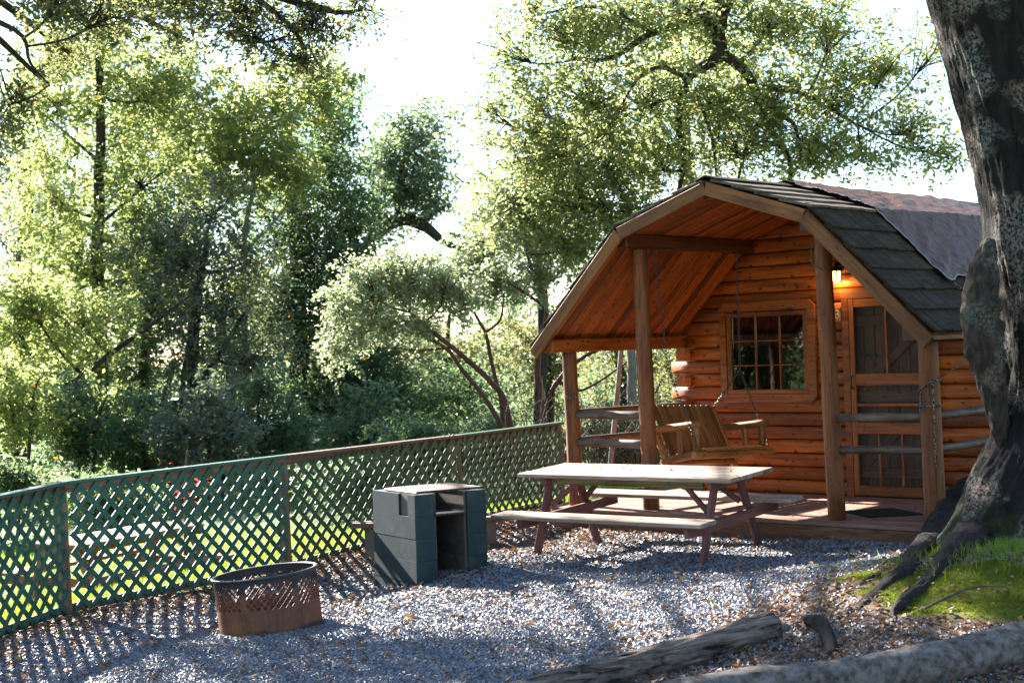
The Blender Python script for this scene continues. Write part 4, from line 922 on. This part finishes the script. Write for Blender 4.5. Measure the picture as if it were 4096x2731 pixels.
tree('pale_trunk_tree', 'pale grey trunk standing behind the cabin ridge among oak leaves', 'tree', 28, [[(2765, 1900, .20), (2762, 900, .17), (2740, 650, .15), (2715, 350, .12), (2700, 0, .08)]],
     [(2600, 250, 220, 200, 2600), (2850, 200, 200, 200, 2600), (2500, 560, 180, 150, 2200), (3000, 350, 200, 180, 2200), (2300, 560, 200, 200, 2600)], 'barkpale', 'leaf_oak', .095, 16, .17, dens=.7)
def shade(gx_, gy_, gz_, t_, r, n_):   # bough added between a place and the sun to shade it
    return (Vector((gx_, gy_, gz_)) + SUN_D * t_, r, n_)
tree('overhanging_oak', 'oak reaching dark leafy boughs over the lawn from beyond the lattice fence', 'tree', 16, [[(-1500, 1900, .4), (-1400, 900, .36), (-900, -100, .28), (-100, -260, .2), (500, -190, .13), (950, -70, .08), (1300, 40, .04)], [(-900, -100, .09), (-300, 0, .05), (60, 120, .025), (120, 250, .014), (200, 340, .006)], [(940, -70, .04), (1180, 130, .025), (1230, 300, .01)]],
     [(950, 50, 190, 90, 2300), (700, 20, 150, 70, 1300), (1240, 110, 110, 110, 1400), (1200, 250, 80, 90, 700), (430, 70, 140, 90, 800), (1450, 40, 90, 60, 500), (230, 20, 120, 70, 500), (30, 420, 90, 150, 900), (1000, 170, 120, 70, 600)], 'bark', 'leaf_dark', .062, 12, .15, dens=.72)
bg_spec = [(80, 1150, 300, 330, 5200, 'leaf_far', 'hazy pale tree behind the dark leaning trunk'), (560, 1000, 280, 300, 5200, 'leaf_far', 'hazy blue green tree behind the slender trunk'), (900, 1300, 260, 300, 5200, 'leaf_green', 'shaded background tree behind the grey oak'), (1800, 1420, 260, 220, 5500, 'leaf_dark', 'shaded background tree seen beneath the leaning manzanita'), (2180, 1330, 220, 260, 5500, 'leaf_dark', 'shaded background tree behind the Y shaped manzanita'), (2480, 1400, 220, 260, 5500, 'leaf_dark', 'dusky background tree seen through the porch rails'), (2720, 1500, 200, 260, 4000, 'leaf_dark', 'green background tree beside the cabin log ends'), (2150, 1000, 180, 200, 3500, 'leaf_far', 'pale background tree above the eave of the porch')]
bg_spec += [(90, 560, 300, 330, 6500, 'leaf_far', 'tall hazy tree beyond the overhanging dark boughs'), (480, 420, 280, 330, 6500, 'leaf_far', 'tall hazy tree directly behind the slender trunk'), (760, 560, 280, 300, 6500, 'leaf_far', 'tall hazy tree between the slender and the lime leaved trees'), (300, 860, 280, 250, 5500, 'leaf_far', 'hazy tree low behind the slender trunk')]
for i, (px, py, rx, ry, n_, lf, lab) in enumerate(bg_spec):
    dd = 46 + (i * 3) % 7
    tree('background_tree', lab, 'tree', dd, [[(px, 1950, .2), (px + 20, py + 200, .17), (px - 10, py, .1), (px, py - ry * .8, .04)]], [(px + random.uniform(-.5, .5) * rx, py + random.uniform(-.6, .6) * ry, rx * .6, ry * .55, n_ // 4) for _ in range(5)], 'bark', lf, .125, 20, .24, 'background trees')
for px, dd, lab in ((-3900, 14, 'unseen leafy oak added on the lawn beyond the bent fence panel'), (-3200, 17, 'unseen oak added on the lawn left of the overhanging oak'), (-5200, 15, 'unseen oak added on the near lawn past the fence corner')):  # out of view, added to darken what the window reflects
    tree('unseen_oak', lab, 'tree', dd, [[(px, 2600, .25), (px, 1600, .22), (px + 60, 900, .15), (px, 300, .06)]], [(px + random.uniform(-700, 700), 1250 + random.uniform(-800, 900), 520, 420, 1500) for _ in range(8)] + [(px + random.uniform(-600, 600), 2000, 600, 300, 1600) for _ in range(3)], 'bark', 'leaf_dark', .13, 16, .2, 'unseen oaks added on the lawn')
CP = []
for k in range(46):
    px = -2600 + k * 5900 / 45 + random.uniform(-60, 60); py = 1330 + random.uniform(-170, 330); d_ = random.uniform(54, 66)
    T, P = clump_pts(at(px, py, d_), random.uniform(1.6, 2.6), 2.2, random.uniform(1.2, 2.2), 1150, 20, .3); CP.append(P)
dw = mobj('distant_wood', leaf_mesh('distant_wood', np.concatenate(CP), .20, M['leaf_far'], .5, .6)); dw['kind'] = 'stuff'; tag(dw, 'far off hazy woodland behind all the trees', 'woodland')
un_spec = [(40, 1560, 29, 'leaf_bay', 'leafy lime sapling below the leaning trunk'), (300, 1640, 30, 'leaf_green', 'glossy sapling at the foot of the slender trunk'), (560, 1700, 31, 'leaf_green', 'dark sapling in front of the twin stems'), (820, 1680, 30, 'leaf_grey', 'grey green sapling under the forked oak'), (1050, 1640, 32, 'leaf_green', 'shaded sapling under the lime leaved tree'), (1500, 1680, 31, 'leaf_green', 'dark sapling under the dense green crown')]
for i, (px, py, dd, lf, lab) in enumerate(un_spec):
    tree('sapling', lab, 'sapling', dd, [[(px, 2100, .05), (px + 15, py + 120, .045), (px - 20, py, .03), (px + 10, py - 130, .012)], [(px + 60, 2100, .04), (px + 90, py + 60, .03), (px + 130, py - 60, .012)]], [(px - 90, py + 60, 120, 90, 1500), (px + 90, py + 80, 120, 90, 1500), (px, py - 60, 120, 90, 1300), (px + 20, py + 170, 150, 60, 1300)], 'bark', lf, .095, 16, .13, 'saplings under the trees')
sh_spec = [(20, 1930, 24, 190, 100, 'leaf_green', 'dark bush behind the bent end panel of the lattice fence'), (420, 1980, 25, 200, 80, 'leaf_green', 'low green bush behind the fence below the slender trunk'), (1420, 1920, 25, 200, 100, 'leaf_green', 'shaded bush below the dense green tree'), (1700, 1775, 26, 190, 95, 'leaf_green', 'shaded bush behind the barbecue end of the fence'), (2000, 1765, 27, 170, 95, 'leaf_green', 'green bush at the foot of the manzanitas'), (2480, 1775, 24, 170, 115, 'leaf_green', 'twiggy bush seen between the porch rails')]
for (px, py, dd, rx, ry, lf, lab) in sh_spec:
    k = dd / 6248
    tree('bush', lab, 'bush', dd, [[(px, 2300, .03), (px + 20, py + 60, .025), (px - 10, py - 30, .012)], [(px + 30, 2300, .025), (px + 70, py + 30, .02), (px + 90, py - 40, .01)]], [(px - rx * .4, py, rx * .6, ry * .8, 1300), (px + rx * .4, py + 20, rx * .6, ry * .7, 1300), (px, py - ry * .3, rx * .6, ry * .6, 1000), (px, py + ry * .6, rx * .9, ry * .6, 1200)], 'twig', lf, .08, 16, .11, 'bushes behind the fence', limbs=False)
rb = tree('red_bush', 'bush with red leaves showing above and through the fence', 'bush', 17.5, [[(740, 2250, .03), (745, 1900, .02), (750, 1800, .01)]], [(720, 1900, 60, 40, 20), (790, 1940, 70, 50, 24), (750, 2000, 60, 50, 20)], 'twig', 'leaf_red', .05, 8, .12, limbs=False)
# leaning pole and bare twigs by the porch
tag(pole('leaning_pole', at(2440, 1880, 19.6), at(2492, 1330, 19.6), .035, .03, M['barkpale']), 'pale slender pole leaning behind the porch rails', 'pole')
tree('lichen_trunk_tree', 'pale lichen trunk rising behind the porch between the posts', 'tree', 25, [[(2550, 1950, .085), (2530, 1600, .08), (2520, 1400, .075), (2480, 1100, .06), (2430, 800, .035)]], [(2400, 850, 160, 140, 2200), (2500, 1000, 150, 130, 2000)], 'barkpale', 'leaf_oak', .08, 18, .15)
bb = thing('bare_brush', 'bare brown twiggy brush by the end of the lattice fence', 'brush', onground(2250, 1900))
mb = MB()
for k in range(150):
    px = random.uniform(2060, 2640); p0 = at(px, random.uniform(1830, 1900), 20 + random.uniform(0, 1.5)); p = p0.copy(); P = [p.copy()]; d_ = Vector((random.uniform(-.7, .7), random.uniform(-.5, .5), 1)).normalized()
    for j in range(5): p = p + d_ * random.uniform(.14, .32); d_ = (d_ + Vector((random.uniform(-.6, .6), random.uniform(-.6, .6), random.uniform(-.4, .3)))).normalized(); P.append(p.copy())
    mb.tube(P, [.008, .007, .006, .005, .004, .003], 4, False)
mb.obj('stems', M['twig'], bb)
ov = [o for o in bpy.data.objects if o.name == 'overhanging_oak'][0]
CP = []; mb = MB(); hub = at(-900, -100, 16)
SH = [(1000, 2600, 12.5, .35, 900), (1750, 2610, 13, .35, 900), (2600, 2310, 13.5, .32, 900), (2200, 2290, 13, .28, 700), (3000, 2300, 14, .3, 800), (3350, 2180, 14.5, .3, 700), (700, 2600, 12, .3, 600), (600, 2690, 12.5, .55, 1300), (1150, 2690, 13, .6, 2200), (1650, 2680, 13.5, .65, 2600), (2150, 2690, 14, .6, 2200), (1400, 2590, 12.5, .35, 800), (2350, 2600, 13, .35, 700), (1900, 2560, 13, .3, 500), (3300, 2700, 13, .5, 1300), (3900, 2640, 14, .45, 1100), (3500, 2560, 14, .3, 500), (3950, 2290, 14.5, .8, 5200), (4050, 2200, 15.5, .8, 4000), (3680, 2230, 15, .5, 2600), (3300, 2620, 13.5, .35, 600)]
SHL = [(onground(px, py) + SUN_D * t_, r_, n_) for px, py, t_, r_, n_ in SH] + [shade(3.4, -1.2, 3.4, 14.5, 1.0, 5500), shade(3.4, -1.3, 2.0, 14.2, .8, 4500), shade(3.4, -1.4, .8, 14, .7, 3800)]
for c, r, n_ in SHL:
    T, P = clump_pts(c, r, r, r * .8, int(n_ * .8), 16, .10); CP.append(P); m = (hub + c) / 2 + Vector((0, 0, .6)); mb.tube(smooth_path([hub, m, c], 5), lerpn([.1, .03], 11), 6)
mobj('crown', leaf_mesh('crown', np.concatenate(CP), .07, M['leaf_dark']), ov); mb.obj('limb', M['bark'], ov, True)  # crown and limbs added off frame to shade the gravel, mound and trunk
# crown of the big oak, above the view
CP = [];
for (px, py, d_, r, n_) in ((3600, -900, 11, 1.3, 2600), (4300, -1000, 12, 1.6, 2600), (3000, -900, 12.5, 1.2, 1800), (4700, -600, 12, 1.4, 1600), (3900, -1500, 11.5, 1.6, 2600)):
    T, P = clump_pts(at(px, py, d_), r, r, r * .55, n_, 18, .16); CP.append(P)
mobj('crown', leaf_mesh('crown', np.concatenate(CP), .075, M['leaf_dark']), bt)

# ------------------------------------------------------------------ logs and wood on the ground
def ground_log(name, label, xy, rs, mt, seg=40, amp=.1, fz=3.0, sq=.9, lift=.7):
    P = [Vector((x, y, g1(x, y) + r * lift)) for (x, y), r in zip(xy, rs)]; V, F = rough_tube(P, rs, seg, amp, fz, 14, sq)
    me = pymesh(name, V, F, mt, True); 
    for p in me.polygons[-2:]: p.use_smooth = False
    return tag(mobj(name, me), label, 'log')
t = NT('weathered_log'); v = t.coord('Object', (1, 1, 1), False)
mp = t.node('ShaderNodeMapping'); mp.inputs['Rotation'].default_value = (0, 0, rad(-73)); mp.inputs['Scale'].default_value = (1, 1, 1); t.link(v, mp.inputs[0])
mp2 = t.node('ShaderNodeMapping'); mp2.inputs['Scale'].default_value = (2.2, 22, 22); t.link(mp.outputs[0], mp2.inputs[0])
n1 = t.noise(mp2.outputs[0], 1.3, 8, .7, .5); t.bump(n1, 1.0, .03)
M['oldlog'] = t.done(t.ramp(n1, [(.38, (.025, .018, .014)), (.45, (.13, .095, .072)), (.56, (.24, .18, .14)), (.66, (.33, .26, .21))]), .9, .15)
ground_log('weathered_log', 'cracked grey weathered log lying along the gravel edge', [(2.72, -7.0), (2.84, -5.85), (2.95, -4.85), (3.13, -3.85)], [.09, .10, .105, .10], M['oldlog'], 72, .13, 4.0, .95, .55)
t = NT('burlap'); v = t.coord('Object', (1, 1, 1), False); n1 = t.noise(v, 16, 7, .7); w1 = t.node('ShaderNodeTexWave'); w1.inputs['Scale'].default_value = 90; w1.inputs['Distortion'].default_value = 3; t.link(v, w1.inputs[0])
w2 = t.node('ShaderNodeTexWave', bands_direction='Z'); w2.inputs['Scale'].default_value = 90; w2.inputs['Distortion'].default_value = 3; t.link(v, w2.inputs[0])
c = t.ramp(n1, [(.36, (.07, .056, .046)), (.5, (.16, .137, .118)), (.64, (.25, .22, .20))]); wv = t.math('ADD', w1.outputs['Fac'], w2.outputs['Fac']); t.bump(wv, .5, .004)
M['burlap'] = t.done(c, .95, .1)
ground_log('burlap_roll', 'long bumpy roll wrapped in grey burlap along the foot of the mossy mound', [(3.45, -6.1), (3.68, -5.6), (3.90, -5.22), (4.15, -4.92), (4.40, -4.62), (4.64, -4.2), (4.88, -3.68), (5.3, -3.25), (6.0, -2.9)], [.105, .12, .125, .115, .12, .13, .13, .125, .12], M['burlap'], 36, .07, 1.1, .95, .62)
V, F = rough_tube([onground(3230, 2500, .03), onground(3270, 2520, .055), onground(3310, 2560, .04), onground(3330, 2620, .0)], [.03, .05, .045, .03], 16, .2, 1.5)
tag(mobj('root_stub', pymesh('root_stub', V, F, M['barkroot'], True)), 'short broken root stub between the weathered log and the burlap roll', 'root')
for i, (px, py, s_) in enumerate(((3130, 2520, .05), (3090, 2540, .035), (3160, 2545, .03))):
    bm = bmesh.new(); bmesh.ops.create_icosphere(bm, subdivisions=2, radius=s_)
    for v_ in bm.verts: v_.co *= 1 + .35 * noise.noise(v_.co * 22 + Vector((i * 5, 0, 0))); v_.co.z *= .7
    me = bpy.data.meshes.new('rock'); bm.to_mesh(me); bm.free(); me.materials.append(M['rawblock'])
    tag(mobj('rock', me, None, Matrix.Translation(onground(px, py, s_ * .35))), ['lumpy tan rock at the broken end of the weathered log', 'flat tan rock tucked under the weathered log end', 'small tan pebble rock beside the lumpy rock'][i], 'rock')
tw = [onground(x, y, .012) for x, y in ((3700, 2440), (3780, 2400), (3860, 2365), (3950, 2350), (4030, 2355))]
V, F = rough_tube(tw, [.008, .009, .008, .007, .004], 7, .2, 1.0); tag(mobj('fallen_twig', pymesh('fallen_twig', V, F, M['twig'], True)), 'thin crooked fallen twig lying on the bright moss', 'twig')

# ------------------------------------------------------------------ gravel, litter, grass, moss
def scatter(n, d0, d1, marg=.8):
    d = np.sqrt(RNG.random(n) * (d1 ** 2 - d0 ** 2) + d0 ** 2); lat = (RNG.random(n) * 2 - 1) * (.328 * d + marg)
    p = np.array(CAM)[:2] + lat[:, None] * np.array(RH)[:2] + d[:, None] * np.array(FH)[:2]; return p[:, 0], p[:, 1]
def on_deck(x, y): return (y > .06) & (np.abs(x) < 2.25)
def blocked(x, y):
    b = on_deck(x, y) | (np.hypot(x + .73, y + 4.81) < .40)
    q = np.stack([x - B0.x, y - B0.y], -1); a_ = q @ np.array(fd)[:2]; s_ = q @ np.array(sdv)[:2]
    return b | ((a_ > -.01) & (a_ < WB_ + .01) & (s_ > -.01) & (s_ < LB + .01) & ~((a_ > .2) & (a_ < WB_ - .2) & (s_ < LB - .2)))
def stones(n, d0, d1, size):
    x, y = scatter(n, d0, d1); keep = (RNG.random(n) < pad_mask(x, y) * .97 + .30 * (fence_x(y) < x)) & ~blocked(x, y) & (moss_mask(x, y) < .35) & (x > fence_x(y) + .02); x, y = x[keep], y[keep]; n = len(x)
    s = size * RNG.uniform(.55, 1.5, n) ; z = gz(x, y) + s * .12
    O = np.array([[1, 0, -.2], [.1, .8, -.15], [-.9, .15, -.2], [-.1, -.75, -.25], [.1, .1, .6]])
    q = RNG.normal(size=(n, 4)); q[:, 1:3] *= .35; q /= np.linalg.norm(q, axis=1)[:, None]; w_, a_, b_, c_ = q.T
    Rm = np.stack([1 - 2 * (b_ * b_ + c_ * c_), 2 * (a_ * b_ - c_ * w_), 2 * (a_ * c_ + b_ * w_), 2 * (a_ * b_ + c_ * w_), 1 - 2 * (a_ * a_ + c_ * c_), 2 * (b_ * c_ - a_ * w_), 2 * (a_ * c_ - b_ * w_), 2 * (b_ * c_ + a_ * w_), 1 - 2 * (a_ * a_ + b_ * b_)], -1).reshape(n, 3, 3)
    loc = O[None] * (1 + RNG.uniform(-.25, .25, (n, 5, 1))) * s[:, None, None]; V = np.einsum('nij,nkj->nki', Rm, loc) + np.stack([x, y, z], -1)[:, None]
    T = np.array([[0, 1, 4], [1, 2, 4], [2, 3, 4], [3, 0, 4], [2, 1, 0], [3, 2, 0]]); F = (np.arange(n)[:, None, None] * 5 + T).reshape(-1, 3)
    tanny = sstep(2.0, 3.2, x + .4 * wav(x, y, 2, .2)) * .5
    return V.reshape(-1, 3), F, np.repeat(np.clip(RNG.beta(1.6, 1.7, n) * .95 + tanny * RNG.random(n), 0, 1), 5)
va, fa, la = stones(185000, 8.3, 12.5, .0120); vb_, fb, lb = stones(100000, 12.5, 19, .0155)
gs = mobj('gravel', npmesh('gravel', np.concatenate([va, vb_]), np.concatenate([fa, fb + len(va)]), M['stone'], False, {'lv': np.concatenate([la, lb])})); gs['kind'] = 'stuff'
tag(gs, 'blue grey and tan gravel covering the pad before the cabin', 'gravel')
def litter(n, d0, d1, f, size, zoff=.012):
    x, y = scatter(n, d0, d1); p = f(x, y); keep = (RNG.random(n) < p) & ~blocked(x, y); x, y = x[keep], y[keep]; n = len(x); return np.stack([x, y, gz(x, y) + zoff * RNG.uniform(.6, 2.2, n)], -1)
def lf(x, y):
    s = x - fence_x(y); a_ = np.exp(-np.clip(s, 0, 9) / .75) * (s > -.3)
    dirt = (1 - pad_mask(x, y)) * (s > 0) * .95
    tl = np.exp(-((x + 2.2) ** 2 + (y + .4) ** 2) / 1.6)
    return np.clip(a_ + dirt * np.where(moss_mask(x, y) < .42, 1, .10) + tl + .11 + .09 * (wav(x, y, 2.2, .6) > .4) + .03 * np.exp(-((x - 1.5) ** 2 + (y + 4) ** 2) / 2), 0, 1)
LPs = litter(75000, 8.3, 19, lf, .05)
extra = np.array([[*(p := at(px, py, 1))[:2], 0] for px, py in ((0, 0),)])[:0]
me = leaf_mesh('leaf_litter', LPs, .043, M['litter'], 1.6, .62)
lv = np.repeat(np.clip(RNG.beta(1.5, 2.2, len(LPs)) , 0, .97), 4); me.attributes['lv'].data.foreach_set('value', lv.astype(np.float32))
ll = mobj('leaf_litter', me); ll['kind'] = 'stuff'; tag(ll, 'fallen brown and yellow leaves scattered over gravel and dirt', 'leaf litter')
def blades(name, x, y, h, wd, mat, lean=.35):
    n = len(x); z = gz(x, y); a_ = RNG.random(n) * 6.283; hh = h * RNG.uniform(.5, 1.3, n); L = RNG.normal(size=(n, 2)) * lean * hh[:, None]; w2_ = wd * RNG.uniform(.6, 1.3, n)
    c, s = np.cos(a_) * w2_, np.sin(a_) * w2_
    V = np.stack([np.stack([x - c, y - s, z - .005], -1), np.stack([x + c, y + s, z - .005], -1), np.stack([x + L[:, 0], y + L[:, 1], z + hh], -1)], 1)
    return npmesh(name, V.reshape(-1, 3), np.arange(3 * n).reshape(n, 3), mat, False, {'lv': np.repeat(RNG.random(n) * .92, 3)})
x, y = scatter(90000, 11, 24, 1.0); s = fence_x(y) - x; k = (s > .05) & (s < 9); k &= RNG.random(len(x)) < np.where(s < 5, 1, .6)
o = mobj('lawn_grass', blades('lawn_grass', x[k], y[k], .09, .006, M['grassm'])); o['kind'] = 'stuff'; tag(o, 'sunlit green lawn grass beyond the lattice fence', 'grass')
n = 2600; x = 3.95 + RNG.normal(size=n) * .55; y = -1.75 + RNG.normal(size=n) * .32; k = np.hypot(x - 3.75, y + .95) > .45
o = mobj('shade_grass', blades('shade_grass', x[k], y[k], .085, .004, M['grassm'], .5)); o['kind'] = 'stuff'; tag(o, 'fine grass growing at the foot of the big oak', 'grass')
n = 90000; x = RNG.uniform(2.6, 5.4, n); y = RNG.uniform(-4.1, -1.6, n); k = moss_mask(x, y) > .46
o = mobj('moss', blades('moss', x[k], y[k], .013, .004, M['mossm'], .7)); o['kind'] = 'stuff'; tag(o, 'bright green moss cushion covering the mound below the big oak', 'moss')
n = 260; xs, ys_ = scatter(n, 12, 17); k = (np.abs(xs - fence_x(ys_)) < .25) ; 
# leaves and lichen bits on the table, grate and tarp
def bits(name, label, pts, size): o = mobj(name, leaf_mesh(name, np.array(pts), size, M['litter'], 1.5, .6)); o['kind'] = 'stuff'; tag(o, label, 'leaves')
bits('table_leaves', 'few dry leaves lying on the picnic table top', [(-.10 + random.uniform(-1, 1), -1.02 + random.uniform(-.3, .3), .551 + random.uniform(-.0, .004)) for _ in range(16)], .04)
bits('deck_leaves', 'scattered leaf bits on the porch boards', [(random.uniform(-2.1, 2.1), random.uniform(.15, 2.2), .006) for _ in range(60)], .035)

# ------------------------------------------------------------------ far things seen through the trees
def car(px, dd, mt, label):
    p = at(px, 1800, dd); z = g1(p.x, p.y); W = Matrix.Translation((p.x, p.y, z)) @ Matrix.Rotation(math.atan2(RH.y, RH.x) + .25, 4, 'Z')
    r = thing('parked_car', label, 'car', (p.x, p.y, z), 'cars parked beyond the trees'); WM[r.name] = W; r.matrix_basis = W
    def loft(secs, name, m):
        V = []; F = []
        for x, y, z0, z1, y1 in secs: V += [(x, -y, z0), (x, y, z0), (x, y, (z0 + z1) / 2), (x, y1, z1), (x, -y1, z1), (x, -y, (z0 + z1) / 2)]
        for i in range(len(secs) - 1):
            for k in range(6): k2 = (k + 1) % 6; F.append((i * 6 + k, i * 6 + k2, i * 6 + 6 + k2, i * 6 + 6 + k))
        F += [tuple(range(5, -1, -1)), tuple(range(len(secs) * 6 - 6, len(secs) * 6))]; return mobj(name, pymesh(name, V, F, m, True), r, W)
    loft([(-2.2, .70, .35, .68, .6), (-2.1, .84, .25, .80, .74), (-1.2, .87, .22, .92, .80), (1.3, .87, .22, .95, .80), (2.0, .85, .25, .93, .76), (2.15, .72, .35, .75, .65)], 'body', M[mt])
    loft([(-1.25, .72, .90, .93, .70), (-.55, .70, .90, 1.38, .58), (.75, .70, .92, 1.42, .58), (1.75, .70, .92, .97, .66)], 'window_band', M['darkglass'])
    loft([(-.5, .60, 1.36, 1.42, .5), (.1, .61, 1.38, 1.46, .52), (.72, .60, 1.38, 1.44, .5)], 'car_roof', M[mt])
    for x in (-1.35, 1.35):
        for y in (-.82, .82): MB().tube([(x, y - .1, .31), (x, y + .1, .31)], .31, 20).obj('wheel', M['tyre'], r, W=W)
    for y in (-.6, .6): MB().box((-2.2, y - .14, .55), (-2.12, y + .14, .68)).obj('headlight', M['galv'], r, W=W)
car(1290, 47, 'white', 'white car glimpsed between the trunks beyond the fence'); car(760, 50, 'carblue', 'blue car glimpsed behind the grey oak trunk')
def house():
    p = at(-420, 1780, 44); z = g1(p.x, p.y); W = Matrix.Translation((p.x, p.y, z)) @ Matrix.Rotation(math.atan2(RH.y, RH.x) - .2, 4, 'Z')
    r = thing('cream_building', 'low cream sided building beyond the leaning trunk', 'building', (p.x, p.y, z)); WM[r.name] = W; r.matrix_basis = W
    MB().box((-3, -1.5, 0), (1.3, 3, 2.4)).obj('wall', M['cream'], r, W=W)
    MB().add([(-3.3, -1.9, 2.38), (1.6, -1.9, 2.38), (1.6, 3.3, 2.38), (-3.3, 3.3, 2.38), (-3.3, .7, 3.4), (1.6, .7, 3.4)], [(0, 1, 5, 4), (2, 3, 4, 5), (1, 2, 5), (3, 0, 4), (3, 2, 1, 0)]).obj('roof', M['roofgrey'], r, W=W)
    for x in (-1.8, .1): MB().box((x - .45, -1.53, 1.0), (x + .45, -1.502, 1.9)).obj('window', M['darkglass'], r, W=W)
    for k in range(8): MB().box((-3.0, -1.518, .25 * k + .3), (1.3, -1.501, .25 * k + .315)).obj('siding_line', M['roofgrey'], r, W=W)
house()
